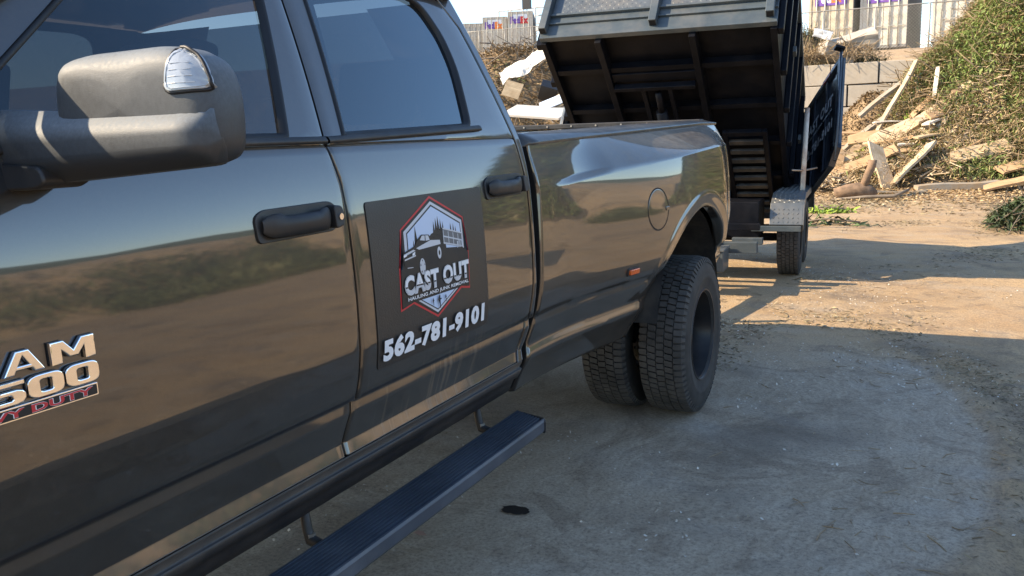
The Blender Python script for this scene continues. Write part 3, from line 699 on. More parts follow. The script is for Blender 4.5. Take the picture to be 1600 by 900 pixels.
w0['label'] = 'outer rear wheel with a dusty all-season tyre and deep dark steel rim'
w1 = wheel('', .775, 0, -1, 0, w0); w1['label'] = 'inner rear wheel half hidden by the outer one'
wheel('', -1.075, 0, -1, 0, w0); wheel('', -.775, 0, 1, 0, w0)
wheel('', .90, -4.32, 1, 0, w0); wheel('', -.90, -4.32, -1, 0, w0)
MB().tube([(-.98, 0, .402), (.98, 0, .402)], .05, 16).build('rear_axle', INNER, truck, smooth=True)

# ---- running boards
def board(S):
    m = MB(); y0, y1 = -3.95, -1.585; xi, xo = .852, 1.0; prof = []
    nr = 9
    for k in range(nr):
        a = xi+.006+(xo-.022-xi)*k/nr; w_ = (xo-.022-xi)/nr
        prof += [(a, .4105), (a+.001, .4185), (a+w_*.62, .4185), (a+w_*.68, .4105)]
    prof += [(xo-.014,.4115),(xo-.008,.420),(xo-.002,.419),(xo+.002,.411),(xo+.001,.378),(xo-.006,.368),(xi+.02,.372),(xi,.395),(xi,.412)]
    n = len(prof); V = []
    for y in (y0, y0+.4, -2.6, y1-.02, y1):
        for p in prof:
            c = (xo-p[0])*.16 if y > y1-.03 else 0
            V.append((S*(p[0]), y+(xo-p[0])*(.45 if y > y1-.03 else 0), p[1]))
    m.v = V; m.f = [(i*n+j, i*n+(j+1)%n, (i+1)*n+(j+1)%n, (i+1)*n+j) for i in range(4) for j in range(n)]+[tuple(range(n)), tuple(range(4*n, 5*n))]
    b = m.build('running_board', simple('ribbed_blue_black_step_'+('near' if S > 0 else 'far'), (.062,.073,.092), .45, .1, dirt=(.22,.22,.22), dirt_amt=.25), truck)
    MB().prism(rounded([(xi-.002,.366),(xo+.003,.366),(xo+.005,.412),(xo-.006,.422),(xi-.002,.4145)], .006), y1-.004, y1+.008, lambda p, t: (S*p[0], t+(xo-p[0])*.45, p[1])).build('end_cap', BLACK, b, bevel=.002)
    for yb in (-1.70, -2.66, -3.5):
        MB().tube([(S*.70, yb+.03, .54), (S*.772, yb+.012, .50), (S*.792, yb, .425), (S*.80, yb, .398), (S*.86, yb-.005, .385), (S*.93, yb-.005, .382)], [.012,.013,.014,.016,.016,.014], 8).build('step_bracket', STEEL if False else BLACK, b, smooth=True)
        MB().tube([(S*.802, yb, .404), (S*.802, yb, .416)], .013, 6).build('bracket_bolt', STEEL, b)
board(1); board(-1)

# ---- towing mirror on the near side
def sweep_rows(sec, n=28):
    return sec
def superell(cx, cy, cz, ax, az, n=28, e=3.2, top=1.0):
    out = []
    for k in range(n):
        t = 2*math.pi*k/n; c, s = math.cos(t), math.sin(t)
        out.append((cx+ax*math.copysign(abs(c)**(2/e), c), cy, cz+az*math.copysign(abs(s)**(2/e), s)))
    return out
def mirror(S):
    # head: closed shell rounded at the front, glass at the back
    prof = rounded([(1.040,1.440),(1.362,1.408),(1.368,1.50),(1.350,1.556),(1.300,1.580),(1.10,1.577),(1.048,1.560)], [.01,.045,.05,.04,.05,.05,.04], 8)
    prof = dense(prof, .010); cen = Vector((1.20, 1.495))
    rows = [[(S*cen.x, -3.462, cen.y)]*len(prof)]
    for y, d in ((-3.4615,.060),(-3.460,.035),(-3.457,.022),(-3.451,.012),(-3.444,.005),(-3.434,.001),(-3.420,0),(-3.395,.002),(-3.378,.008),(-3.374,.012),(-3.380,.016)):
        q_ = []
        for p in prof:
            v_ = Vector(p)-cen; L_ = v_.length; v_ = v_*(1-d/L_)+cen; q_.append((S*v_.x, y, v_.y))
        rows.append(q_)
    rows.append([(S*cen.x, -3.380, cen.y)]*len(prof))
    h = MB().grid(rows, close=True).build('side_mirror', MIRP, truck, smooth=True)
    # lower arm: a thick bar from the door out to the head, its top sloping
    rows = []
    for u in np.linspace(0, 1, 34):
        x = .90+.462*u; zt = 1.499-.006*u+.006*math.exp(-((u-.0)/.2)**2); zb_ = 1.378+.034*u; e = 1 if u < .90 else math.sqrt(max(.0, 1-((u-.90)/.10)**2*.75)); zc_ = (zt+zb_)/2; hh = (zt-zb_)/2; sec = []
        for (cy_, cz_) in rounded([(-3.405,1.0),(-3.449,1.0),(-3.478,.42),(-3.478,-.55),(-3.445,-1.0),(-3.405,-1.0)], [0,.009,.3,.3,.02,0], 6):
            sec.append((S*x, -3.44+(cy_+3.44)*e, zc_+hh*cz_*(.82+.18*e)))
        rows.append(sec)
    rows.append([(S*1.364, -3.43, 1.45)]*len(rows[0]))
    MB().grid(rows, close=True).build('mirror_arm', MIRP, h, smooth=True)
    MB().prism(rounded([(.90,1.375),(1.030,1.380),(1.052,1.390),(1.04,1.415),(.90,1.425)], .012), -3.484, -3.40, lambda p, t: (S*p[0], t, p[1])).build('arm_base', BLACK, h, bevel=.006)
    MB().grid([[(S*p[0], y, p[1]) for p in inset(rounded([(1.03,1.45),(1.375,1.42),(1.385,1.50),(1.36,1.56),(1.30,1.58),(1.09,1.575),(1.035,1.55)], .03), d)] for y, d in ((-3.338,.0),(-3.338,.05))]+[[(S*1.2,-3.338,1.5)]*42], close=True).build('mirror_glass', CHROME, h) if False else None
    # clear turn-signal lens let into the outer top corner
    lens = rounded([(1.298,1.513),(1.3660,1.516),(1.3640,1.530),(1.348,1.556),(1.322,1.573),(1.306,1.572),(1.300,1.540)], .012, 4)
    PA = np.array(prof)
    def lp(p, t):
        dd = float(np.min(np.hypot(PA[:,0]-p[0], PA[:,1]-p[1])))
        return (S*p[0], float(np.interp(dd, [0,.001,.005,.012,.022,.035,.060], [-3.420,-3.434,-3.444,-3.451,-3.457,-3.460,-3.4615]))-t, p[1])
    gk = [lp(p, .0015) for p in dense(inset(lens, -.0015), .005)]; MB().tube(gk+[gk[0]], .0028, 6).build('lens_gasket', SEAL, h, smooth=True)
    ld = dense(lens, .005); lc = np.mean(np.array(ld), axis=0); rows = [[lp(p, -.004) for p in ld], [lp(p, .004) for p in ld]]
    for q_ in (.97, .93, .8, .6, .4, .2, .01): rows.append([lp((lc[0]+(p[0]-lc[0])*q_, lc[1]+(p[1]-lc[1])*q_), .0062) for p in ld])
    L_ = MB().grid(rows, close=True).build('turn_signal', LENSM, h, smooth=True)
    rim_ = [lp((lc[0]+(p[0]-lc[0])*.86, lc[1]+(p[1]-lc[1])*.86), .0064) for p in ld[::2]]
    MB().tube(rim_+[rim_[0]], .0010, 5).build('lens_rim', LENSM, L_, smooth=True)
    for k in range(4):
        z = 1.524+.009*k; MB().tube([lp((1.307+.001*k, z), .0064), lp((1.32, z+.0005), .0064), lp((1.335, z+.0005), .0064), lp((1.348-.004*k, z+.001), .0064)], .0007, 5).build('lens_rib', LENSM, L_)
mirror(1); mirror(-1)

# ---- lettering helpers: outlines -> solid letters on the door skin
def curve_to_mesh(cu):
    o = bpy.data.objects.new('tmp', cu); C.objects.link(o); dg = bpy.context.evaluated_depsgraph_get(); me = bpy.data.meshes.new_from_object(o.evaluated_get(dg))
    v = [tuple(q.co) for q in me.vertices]; f = [tuple(q.vertices) for q in me.polygons]; bpy.data.objects.remove(o); bpy.data.curves.remove(cu); bpy.data.meshes.remove(me); return v, f
def text(body, width, height, bold=0.0, ext=0, bev=0, shear=0, slab=False):
    cu = bpy.data.curves.new('t', 'FONT'); cu.body = body; cu.size = 1; cu.offset = bold; cu.extrude = 0; cu.resolution_u = 3; cu.shear = shear; cu.space_character = 1.10 if bold > .035 else 1.0
    v, f = curve_to_mesh(cu); a = np.array(v); lo = a.min(0); hi = a.max(0); s = np.array([width/(hi[0]-lo[0]), height/(hi[1]-lo[1])]); a2 = (a[:,:2]-lo[:2])*s
    if ext:
        v3 = [(p[0], p[1], 0) for p in a2]; bm = bmesh.new(); bv = [bm.verts.new(p) for p in v3]; bm.verts.ensure_lookup_table()
        for q in f:
            try: bm.faces.new([bv[i] for i in q])
            except ValueError: pass
        r = bmesh.ops.extrude_face_region(bm, geom=bm.faces[:]); bmesh.ops.translate(bm, vec=(0, 0, ext), verts=[e for e in r['geom'] if isinstance(e, bmesh.types.BMVert)])
        bm.verts.index_update(); v = [tuple(q.co) for q in bm.verts]; f = [tuple(x.index for x in q.verts) for q in bm.faces]; bm.free(); return v, f
    return [(p[0], p[1], 0) for p in a2], f
def outline(loops, ext, bev):
    cu = bpy.data.curves.new('o', 'CURVE'); cu.dimensions = '2D'; cu.fill_mode = 'BOTH'; cu.extrude = ext; cu.bevel_depth = bev; cu.bevel_resolution = 2; cu.offset = -bev
    for L in loops:
        s = cu.splines.new('POLY'); s.points.add(len(L)-1); s.use_cyclic_u = True
        for i, p in enumerate(L): s.points[i].co = (p[0], p[1], 0, 1)
    return curve_to_mesh(cu)
def on_door(v, y0, z0, off, S=1, fn=sx): return [(S*(fn(z0+p[1], y0+p[0])+off+p[2]), y0+p[0], z0+p[1]) for p in v]
fdn = [o for o in truck.children if o.name.startswith('front_door')][0]; rdn = [o for o in truck.children if o.name.startswith('rear_door')][0]

# ---- badge on the front door
badge = MB().prism(rounded([(-3.672,1.0305),(-3.397,1.0305),(-3.397,1.0525),(-3.672,1.0525)], .003), .001, .006, lambda p, t: (sx(p[1])+t, p[0], p[1])).build('model_badge', CHROME, truck, bevel=.001)
MB().prism(rounded([(-3.669,1.0332),(-3.400,1.0332),(-3.400,1.0498),(-3.669,1.0498)], .002), .004, .0065, lambda p, t: (sx(p[1])+t, p[0], p[1])).build('badge_plate', DKP, badge)
v, f = text('HEAVY DUTY', .252, .0125, .03); mk('badge_lettering', on_door(v, -3.660, 1.0352, .0070), f, REDP, badge, False)
v, f = text('HEAVY DUTY', .2535, .0135, .055); mk('lettering_outline', on_door(v, -3.6608, 1.0347, .0067), f, WHITE, badge, False)
LET = {
 'M': [[(0,0),(0,1),(.30,1),(.5,.52),(.70,1),(1,1),(1,0),(.76,0),(.76,.60),(.60,.22),(.40,.22),(.24,.60),(.24,0)]],
 'A': [[(0,0),(.34,1),(.66,1),(1,0),(.74,0),(.69,.17),(.31,.17),(.26,0)], [(.37,.36),(.63,.36),(.5,.76)]],
 'R': [[(0,0),(0,1),(.75,1),(.97,.84),(.97,.52),(.80,.40),(1,0),(.72,0),(.54,.36),(.26,.36),(.26,0)], [(.26,.56),(.26,.79),(.66,.79),(.70,.74),(.70,.60),(.66,.56)]],
 '0': [rounded([(0,0),(1,0),(1,1),(0,1)], .33, 6), rounded([(.33,.25),(.67,.25),(.67,.75),(.33,.75)], .10, 4)],
 '5': [[(.05,1),(1,1),(1,.78),(.33,.78),(.33,.63),(.78,.63),(.93,.56),(1,.42),(1,.20),(.92,.06),(.76,0),(0,0),(0,.22),(.62,.22),(.68,.28),(.68,.36),(.62,.42),(.05,.42)]],
 '3': [[(0,1),(.78,1),(.97,.88),(.97,.62),(.86,.52),(1,.42),(1,.14),(.80,0),(0,0),(0,.22),(.64,.22),(.68,.28),(.68,.38),(.62,.42),(.2,.42),(.2,.61),(.6,.61),(.65,.66),(.65,.74),(.6,.79),(0,.79)]]}
for ch, y0, z0, w_, h_ in (('R',-3.640,1.1000,.074,.036),('A',-3.558,1.1000,.070,.036),('M',-3.476,1.0990,.081,.037),('3',-3.660,1.0555,.064,.036),('5',-3.592,1.0555,.066,.037),('0',-3.522,1.0555,.063,.037),('0',-3.456,1.0560,.0625,.037)):
    v, f = outline([[(p[0]*w_, p[1]*h_) for p in L] for L in LET[ch]], .0022, .0019)
    o = mk('letter', on_door(v, y0, z0, .0065), f, CHROME, badge, True); o.data.set_sharp_from_angle(angle=R(25))
    v, f = outline([[(p[0]*w_, p[1]*h_) for p in L] for L in LET[ch]], .001, .0); a = np.array(v)
    mk('letter_backing', on_door([(p[0]*1.02-.0008, p[1]*1.03-.0006, p[2]) for p in v], y0, z0, .0016), f, SEAL, badge, False)

# ---- the magnetic sign on the rear door
SY, SZ = -2.585, .860
def sp(poly): return [(SY+p[0], SZ+p[1]) for p in poly]
SW_, SH_ = .598, .428
sign = MB()
pl = fillpatch(1, rounded(sp([(0,0),(SW_,0),(SW_,SH_),(0,SH_)]), .012, 5), .0026, 24)
ed = dense(rounded(sp([(0,0),(SW_,0),(SW_,SH_),(0,SH_)]), .012, 5), .02)
pl.add(*[x for x in (lambda m: (m.v, m.f))(MB().grid([[(sx(p[1])+.0005, p[0], p[1]) for p in ed], [(sx(p[1])+.0026, p[0], p[1]) for p in ed]], close=True))])
sign = pl.build('door_sign', MAG, truck, smooth=True); sign.data.set_sharp_from_angle(angle=R(30))
sign['label'] = 'black magnetic company sign on the rear door'
LAY = [.0032]
def lay(name, polys, mat, parent=None, dz=.00035, k=10):
    m = MB()
    for p in polys:
        q = fillpatch(1, sp(p), LAY[0], k); m.add(q.v, q.f)
    LAY[0] += dz; return mk(name, m.v, m.f, mat, parent or sign, True)
emb_red = [(.300,.422),(.137,.345),(.131,.247),(.115,.2465),(.108,.131),(.172,.142),(.292,.082),(.431,.142),(.482,.133),(.488,.247),(.470,.249),(.472,.348)]
emb = lay('emblem', [emb_red], REDP)
t_ = .0055
lay('emblem_ground', [[(.300,.4155),(.1425,.3425),(.1375,.2415),(.1205,.2405),(.1135,.1375),(.1735,.1475),(.292,.0885),(.4295,.1485),(.4765,.1405),(.482,.242),(.4645,.243),(.4665,.345)]], DKP)
lay('emblem_border', [[(.300,.407),(.151,.338),(.147,.262),(.164,.262),(.440,.25),(.461,.25),(.460,.340)], [(.195,.146),(.410,.146),(.292,.0955)]], SILVER)
lay('emblem_line', [[(.300,.398),(.163,.333),(.160,.255),(.452,.25),(.450,.334)], [(.206,.146),(.398,.146),(.292,.103)]], DKP)
lay('emblem_sky', [[(.300,.393),(.167,.331),(.164,.258),(.448,.25),(.446,.331)], [(.212,.146),(.390,.146),(.292,.1065)]], SKYP)
def fir(x, z, h): 
    w = h*.17; return [(x-w,z),(x-w*.3,z+h*.22),(x-w*.75,z+h*.24),(x-w*.22,z+h*.45),(x-w*.55,z+h*.47),(x-w*.14,z+h*.68),(x-w*.32,z+h*.70),(x,z+h),(x+w*.32,z+h*.70),(x+w*.14,z+h*.68),(x+w*.55,z+h*.47),(x+w*.22,z+h*.45),(x+w*.75,z+h*.24),(x+w*.3,z+h*.22),(x+w,z)]
lay('emblem_trees', [fir(.206,.270,.078), fir(.193,.262,.05), fir(.219,.27,.045), fir(.302,.29,.062), fir(.314,.295,.066), fir(.326,.295,.070), fir(.339,.295,.060), fir(.351,.295,.052), fir(.393,.30,.040), fir(.408,.30,.036), fir(.42,.30,.028),
    [(.255,.27),(.262,.305),(.285,.318),(.35,.33),(.36,.27)]], DKP, k=4)
lay('emblem_band', [[(.1325,.245),(.133,.275),(.20,.285),(.45,.262),(.468,.25),(.4815,.243),(.4765,.1405),(.4295,.1485),(.410,.1485),(.195,.1485),(.1735,.1475),(.1135,.1375),(.1205,.2405),(.1325,.2425)]], DKP)
lay('picture_trailer', [[(.345,.283),(.347,.328),(.452,.303),(.450,.262)]], GREYP)
lay('picture_trailer_rails', [[(.346,.325),(.347,.329),(.453,.304),(.453,.300)], [(.346,.303),(.346,.307),(.452,.283),(.452,.279)], [(.346,.284),(.346,.288),(.451,.266),(.451,.262)]]+[[(x,.322-.235*(x-.347)+.0),(x+.003,.322-.235*(x-.347)),(x+.003,.283-.2*(x-.347)),(x,.283-.2*(x-.347))] for x in (.347,.374,.40,.427,.449)], SILVER, k=3)
lay('picture_truck', [[(.131,.272),(.140,.284),(.195,.296),(.212,.312),(.232,.322),(.270,.318),(.282,.305),(.325,.298),(.330,.272),(.316,.262),(.305,.252),(.258,.245),(.205,.235),(.142,.246)]], DKP)
lay('picture_truck_shine', [[(.137,.279),(.186,.287),(.196,.283),(.143,.274)], [(.222,.308),(.234,.319),(.248,.318),(.247,.304)], [(.252,.318),(.266,.316),(.272,.303),(.251,.303)], [(.276,.302),(.325,.297),(.327,.285),(.214,.283),(.200,.289),(.252,.298)], [(.14,.266),(.195,.272),(.195,.268),(.14,.262)], [(.15,.243),(.178,.241),(.178,.239),(.15,.241)]], SILVER, k=3)
def dk(cx, cz, r, n=20, sq=.62): return [(cx+r*sq*math.cos(2*math.pi*i/n), cz+r*math.sin(2*math.pi*i/n)) for i in range(n)]
for q_ in [dk(.224,.236,.0225), dk(.316,.262,.017)]+[[(x,.262),(x+.006,.264),(x+.006,.282),(x,.282)] for x in (.418,.432,.444)]: lay('picture_wheel', [q_], SILVER, k=3, dz=0)
LAY[0] += .00035
lay('picture_wheel_gaps', [[(.224+.0125*math.cos(a)*.62+.001, .236+.0125*math.sin(a)), (.224+.019*math.cos(a+.22)*.62, .236+.019*math.sin(a+.22)), (.224+.019*math.cos(a-.22)*.62, .236+.019*math.sin(a-.22))] for a in [i*1.257+.3 for i in range(5)]]+[dk(.316,.262,.007)], DKP, k=2)
lay('picture_headlights', [[(.135,.277),(.15,.279),(.15,.274),(.136,.271)], [(.178,.277),(.192,.281),(.190,.273),(.178,.271)]], WHITE, k=2)
def signtext(name, s, y, z, w_, h_, mat, bold=.02, parent=None, cut=None):
    v, f = text(s, w_, h_, bold); o = mk(name, on_door(v, SY+y, SZ+z, LAY[0]), f, mat, parent or sign, False); LAY[0] += .00035; return o
# CAST OUT: heavy letters, silver lower half over a white face
signtext('lettering', 'CAST OUT', .127, .168, .348, .0545, WHITE, .058)
signtext('lettering_face', 'CAST OUT', .1285, .1695, .345, .0515, DKP, .040)
v, f = text('CAST OUT', .344, .051, .0355); v3 = [(p[0], p[1], p[2]) for p in v]
bm = bmesh.new(); bv = [bm.verts.new(p) for p in v3]
for q in f:
    try: bm.faces.new([bv[i] for i in q])
    except ValueError: pass
lower = bm.copy()
bmesh.ops.bisect_plane(bm, geom=bm.verts[:]+bm.edges[:]+bm.faces[:], plane_co=(0,.024,0), plane_no=(.03,1,0), clear_inner=True)
bmesh.ops.bisect_plane(lower, geom=lower.verts[:]+lower.edges[:]+lower.faces[:], plane_co=(0,.020,0), plane_no=(.03,1,0), clear_outer=True)
for b_, nm, mt in ((bm,'lettering_upper',WHITE),(lower,'lettering_lower',SILVER)):
    b_.verts.index_update(); mk(nm, on_door([tuple(q.co) for q in b_.verts], SY+.129, SZ+.1697, LAY[0]), [tuple(x.index for x in q.verts) for q in b_.faces], mt, sign, False); b_.free()
LAY[0] += .0004
signtext('small_lettering', 'HAULING AND JUNK REMOVAL', .138, .1515, .327, .0125, WHITE, .02)
lay('crosses', [[(x-.0022*k,z0_),(x+.0022*k,z0_),(x+.0022*k,z0_+h_*.62),(x+h_*.22,z0_+h_*.62),(x+h_*.22,z0_+h_*.72),(x+.0022*k,z0_+h_*.72),(x+.0022*k,z0_+h_),(x-.0022*k,z0_+h_),(x-.0022*k,z0_+h_*.72),(x-h_*.22,z0_+h_*.72),(x-h_*.22,z0_+h_*.62),(x-.0022*k,z0_+h_*.62)] for x, z0_, h_, k in ((.297,.108,.038,1.0),(.262,.121,.020,.7),(.330,.121,.020,.7))], DKP, k=2)
signtext('phone_number', '562-781-9101', .013, .017, .545, .060, WHITE, .055)

# ------------------------------------------------------------------ the dump trailer behind the truck
TX, TY, TRZ = -.225, 4.9, R(4.6)
trl = thing('dump_trailer', 'dark dump trailer with its box tipped up, hitched behind the pickup', 'trailer', (TX, TY, 0), TRZ)
TH = R(39.6); FY, FZ, BL, HW, BH = -1.60, 2.36, 2.80, 1.045, 1.50
def T(l, s, h): return (l, FY+s*math.cos(TH)+h*math.sin(TH), FZ-s*math.sin(TH)+h*math.cos(TH))
def Tp(p): return T(*p)
def tb(name, l0, l1, s0, s1, h0, h1, mat, parent=None, bevel=.004): return MB().box(l0, l1, s0, s1, h0, h1, Tp).build(name, mat, parent or trl, bevel=bevel)
def lozenges(m, u0, u1, v0, v1, fn, pitch=.036, L=.013, w=.0042, h=.003):
    """raised tread-plate lozenges; fn(u, v, out) -> 3-D"""
    nu = int((u1-u0)/pitch); nv = int((v1-v0)/pitch)
    for i in range(nu):
        for j in range(nv):
            cu, cv = u0+(i+.5)*pitch, v0+(j+.5)*pitch; a = R(45 if (i+j) % 2 else -45); c, s_ = math.cos(a), math.sin(a)
            q = [(cu+c*L, cv+s_*L), (cu-s_*w, cv+c*w), (cu-c*L, cv-s_*L), (cu+s_*w, cv-c*w)]
            m.add([fn(x, y, .0002) for x, y in q]+[fn(cu, cv, h)], [(0,1,4),(1,2,4),(2,3,4),(3,0,4)])
    return m
fl = tb('box_floor', -HW, HW, 0, BL, 0, .006, TRLD)
tb('front_channel', -HW, HW, -.002, .05, -.075, .075, TRL)
tb('side_rail', -HW, -HW+.055, .052, BL, -.10, -.001, TRLD); tb('side_rail', HW-.055, HW, .052, BL, -.10, -.001, TRLD)
for l in (-.50, .34): tb('main_beam', l-.028, l+.028, .052, BL, -.125, -.001, TRLD)
for s in (.46, 1.02, 1.58, 2.14, 2.60):
    for a, b in ((-HW+.057, -.53), (-.47, .31), (.37, HW-.057)):
        if a == -.47 and s > 1.2: continue
        c = tb('cross_member', a, b, s-.022, s+.022, -.075, -.001, TRLD)
        MB().box(a, b, s-.030, s+.030, -.082, -.0755, Tp).build('flange', TRLD, c)
hf = tb('hoist_frame', -.46, .30, .62, .665, -.165, -.10, TRLD, bevel=.006)
for l in (-.19, .06): tb('hoist_bar', l-.020, l+.020, .668, 2.3, -.155, -.105, TRLD, hf)
tb('hoist_plate', -.47, .31, .50, .60, -.10, -.078, TRLD, hf)
cy = MB().tube([T(-.06, .95, -.17), (-.06, .05, .55)], .055, 16).build('hydraulic_ram', TRLD, trl, smooth=True)
MB().tube([T(-.06, .72, -.14), T(-.06, .97, -.172)], .032, 14).build('piston_rod', TRLD, cy, smooth=True)
# louvred ramp stored under the right bay
rp = tb('ramp_frame', .47, .515, 1.30, 2.74, -.17, -.125, TRLD); tb('ramp_side', .845, .89, 1.30, 2.74, -.17, -.125, TRLD, rp); tb('ramp_side', .517, .843, 1.30, 1.36, -.17, -.125, TRLD, rp)
for k in range(9): tb('ramp_slat', .517, .843, 1.44+k*.145, 1.50+k*.145, -.165, -.135, simple('ramp_slat_paint', (.030,.029,.028), .5, dirt=DUST, dirt_amt=.3) if k == 0 else bpy.data.materials['ramp_slat_paint'], rp)
# front wall
fw = tb('front_wall', -HW, HW, 0, .012, .078, BH, TRL)
tb('front_ledge', -HW, HW, -.022, -.001, .078, .092, TRL, fw); tb('front_ledge', -HW, HW, -.03, -.001, .175, .20, TRL, fw); tb('top_rail', -HW, HW, -.045, .03, BH+.001, BH+.06, TRL, fw)
for l in (-HW+.03, .0, HW-.06):
    tb('wall_post', l-.035, l+.035, -.075, -.0005, -.02, BH-.002, TRL, fw, .006)
    tb('post_mouth', l-.026, l+.026, -.066, -.010, -.0225, -.0203, INNER, fw, 0)
m = MB()
for a, b in ((-HW+.075, -.05), (.05, HW-.11)):
    m.box(a, b, -.006, -.001, .205, BH-.01, Tp); lozenges(m, a, b, .21, BH-.02, lambda u, v, o: T(u, -.006-o, v), .040)
m.build('tread_plate', PLATE, fw)
# side walls with their posts
for S in (-1, 1):
    w = tb('side_wall', min(S*(HW-.012), S*HW), max(S*(HW-.012), S*HW), .05, BL, .0065, BH, TRLD)  # same paint as the front wall; the shaded side is painted near-black
    for s in (.10, .60, 1.10, 1.60, 2.10, 2.74): tb('stake_post', min(S*(HW+.001), S*(HW+.05)), max(S*(HW+.001), S*(HW+.05)), s-.035, s+.035, -.09, BH-.004, TRLD, w, .006)
    tb('top_rail', min(S*(HW-.03), S*(HW+.052)), max(S*(HW-.03), S*(HW+.052)), 0, BL, BH+.001, BH+.06, TRL, w)
    for s in (.9, 2.2): tb('tarp_hook', min(S*(HW+.052), S*(HW+.085)), max(S*(HW+.052), S*(HW+.085)), s, s+.07, .45, .52, TRL, w)
# barn doors, swung open on the rear posts
def gate(S, phi, near):
    hx_, W_, H_ = S*(HW+.055), 1.02, 1.33
    def G(a, b, c):      # a along the door from the hinge, b up the hinge, c out of its face
        p = Vector((hx_, BL+.03, -.04)); e = Vector((S*math.sin(phi), -math.cos(phi), 0)); n = Vector((math.cos(phi), S*math.sin(phi), 0))*S
        q = p+e*a-n*c; return T(q.x, q.y, q.z+b)
    def gb(name, a0, a1, b0, b1, c0, c1, mat, parent=None, bevel=.004): return MB().box(a0, a1, b0, b1, c0, c1, lambda p: G(*p)).build(name, mat, parent or trl, bevel=bevel)
    g_ = MB().prism([(.02,.0),(W_-.16,.0),(W_,.16),(W_,H_),(.02,H_)], -.006, .006, lambda p, t: G(p[0], p[1], t)).build('barn_door', BLUEB, trl)
    g_['label'] = 'open blue rear barn door with white lettering' if near else 'open rear barn door on the far side'
    gb('door_frame', 0, .055, 0, H_, -.03, .03, BLUEB, g_); gb('door_frame', W_-.055, W_, .18, H_, -.03, .036, TRIMG, g_); gb('door_frame', .057, W_-.057, H_-.055, H_, -.03, .036, TRIMG, g_)
    gb('door_frame', .057, W_-.19, 0, .05, -.03, .03, BLUEB, g_)
    MB().prism([(W_-.20,0),(W_-.14,0),(W_,.14),(W_,.20)], -.03, .034, lambda p, t: G(p[0], p[1], t)).build('corner_plate', BLUEB, g_)
    for a in (.36, .68): gb('door_rib', a-.02, a+.02, .052, H_-.057, .007, .030, BLUEB, g_)
    MB().tube([G(W_+.01, -.04, .03), G(W_+.012, H_+.09, .03)], .014, 10).build('lock_rod', BLUEB, g_, smooth=True)
    MB().box(W_-.02, W_+.04, H_+.09, H_+.12, .0, .10, lambda p: G(*p)).build('rod_cam', TRLD, g_)
    gb('red_reflector', W_-.42, W_-.24, H_-.052, H_-.006, .0365, .042, RED, g_, .001); gb('white_reflector', W_-.20, W_-.10, H_-.052, H_-.006, .0365, .042, WHITE, g_, .001)
    for b in (.15, 1.1): MB().tube([G(-.02, b-.06, 0), G(-.02, b+.06, 0)], .025, 12).build('hinge', TRLD, g_, smooth=True)
    if near:
        for s_, a, b, w_, h_ in (('CAST OUT', .16, .80, .72, .15), ('HAULING AND JUNK REMOVAL', .16, .72, .72, .035), ('562-781-9101', .12, .48, .78, .13)):
            v, f = text(s_, w_, h_, .04); mk('door_lettering', [G(a+p[0], b+p[1], .0315) for p in v], f, WHITE, g_, False)
gate(1, R(24), True); gate(-1, R(20), False)
# frame, tongue and running gear
for S in (-1, 1):
    box('frame_rail', S*.46-.035, S*.46+.035, -1.45, .85, .40, .52, TRL, trl, .006)
    MB().box(-.035, .035, 0, 2.15, .40, .52, lambda p, S=S: (S*.46-S*.44*(p[1]/2.15)+p[0], -1.46-p[1], p[2])).build('tongue_rail', TRL, trl, bevel=.006)
box('frame_crossbar', -.90, .90, -1.49, -1.40, .34, .44, TRL, trl, .006); box('frame_crossbar', -.42, .42, -.6, -.52, .41, .51, TRL, trl, .006); box('frame_crossbar', -.95, .95, .86, .96, .42, .60, TRL, trl, .006)
box('pump_box', -.92, .86, -1.02, -.50, .42, .76, TRLD, trl, .01); box('frame_crossbar', -.92, .90, -1.30, -1.22, .525, .585, TRLD, trl, .006)
bt = box('battery_box', .26, .66, -1.86, -1.52, .22, .40, TRL, trl, .008); box('box_lid', .25, .67, -1.87, -1.51, .401, .418, PLATE, bt, .003)
m = MB(); lozenges(m, .26, .66, -1.86, -1.52, lambda u, v, o: (u, v, .418+o), .036); m.build('lid_tread', PLATE, bt)
MB().box(.46, .52, -1.74, -1.70, .42, .60, lambda p: (p[0]-(p[2]-.42)*.15, p[1], p[2])).build('safety_prop', PLATE, trl, bevel=.004)
box('side_marker_bracket', .66, .93, -1.33, -1.25, .40, .46, TRL, trl, .005)
MB().tube([(.0, -3.15, .12), (.0, -3.15, .85)], .035, 14).build('tongue_jack', STEEL, trl, smooth=True)
box('coupler', -.07, .07, -3.75, -3.45, .42, .54, TRLD, trl, .015)
def trailer_wheel(l, y):
    w = MB().grid(lathe([(.095,.19),(.10,.20),(.09,.205),(.07,.19),(.02,.18),(.0,.12),(.03,.08),(.05,.06),(.05,.001)], 40), close=True).build('trailer_wheel', RIMM, trl, smooth=True)
    MB().grid(lathe([(-.08,.19),(-.10,.21),(-.108,.27),(-.103,.33),(-.092,.352),(0,.357),(.092,.352),(.103,.33),(.108,.27),(.10,.21),(.08,.19)], 64), close=True).build('tyre', RUB, w, smooth=True)
    m = MB()
    for r_, (a, b) in enumerate(((-.094,-.060),(-.054,-.022),(-.016,.016),(.022,.054),(.060,.094))):
        for k in range(60):
            t0 = (k+(r_%2)*.5)*2*math.pi/60; t1 = t0+2*math.pi/60-(.018 if r_ in (0,4) else .010); v = [(x, q*math.cos(t), q*math.sin(t)) for q in (.35, .366) for t in (t0, t1) for x in (a, b)]
            m.add(v, [(0,2,3,1),(4,5,7,6),(0,1,5,4),(2,6,7,3),(0,4,6,2),(1,3,7,5)])
    m.build('tread_blocks', TREADM, w)['kind'] = 'stuff'
    w.location = (l, y, .366); w.rotation_euler = (1.3*y, 0, 0 if l > 0 else math.pi); return w
tw = trailer_wheel(1.105, -.42)
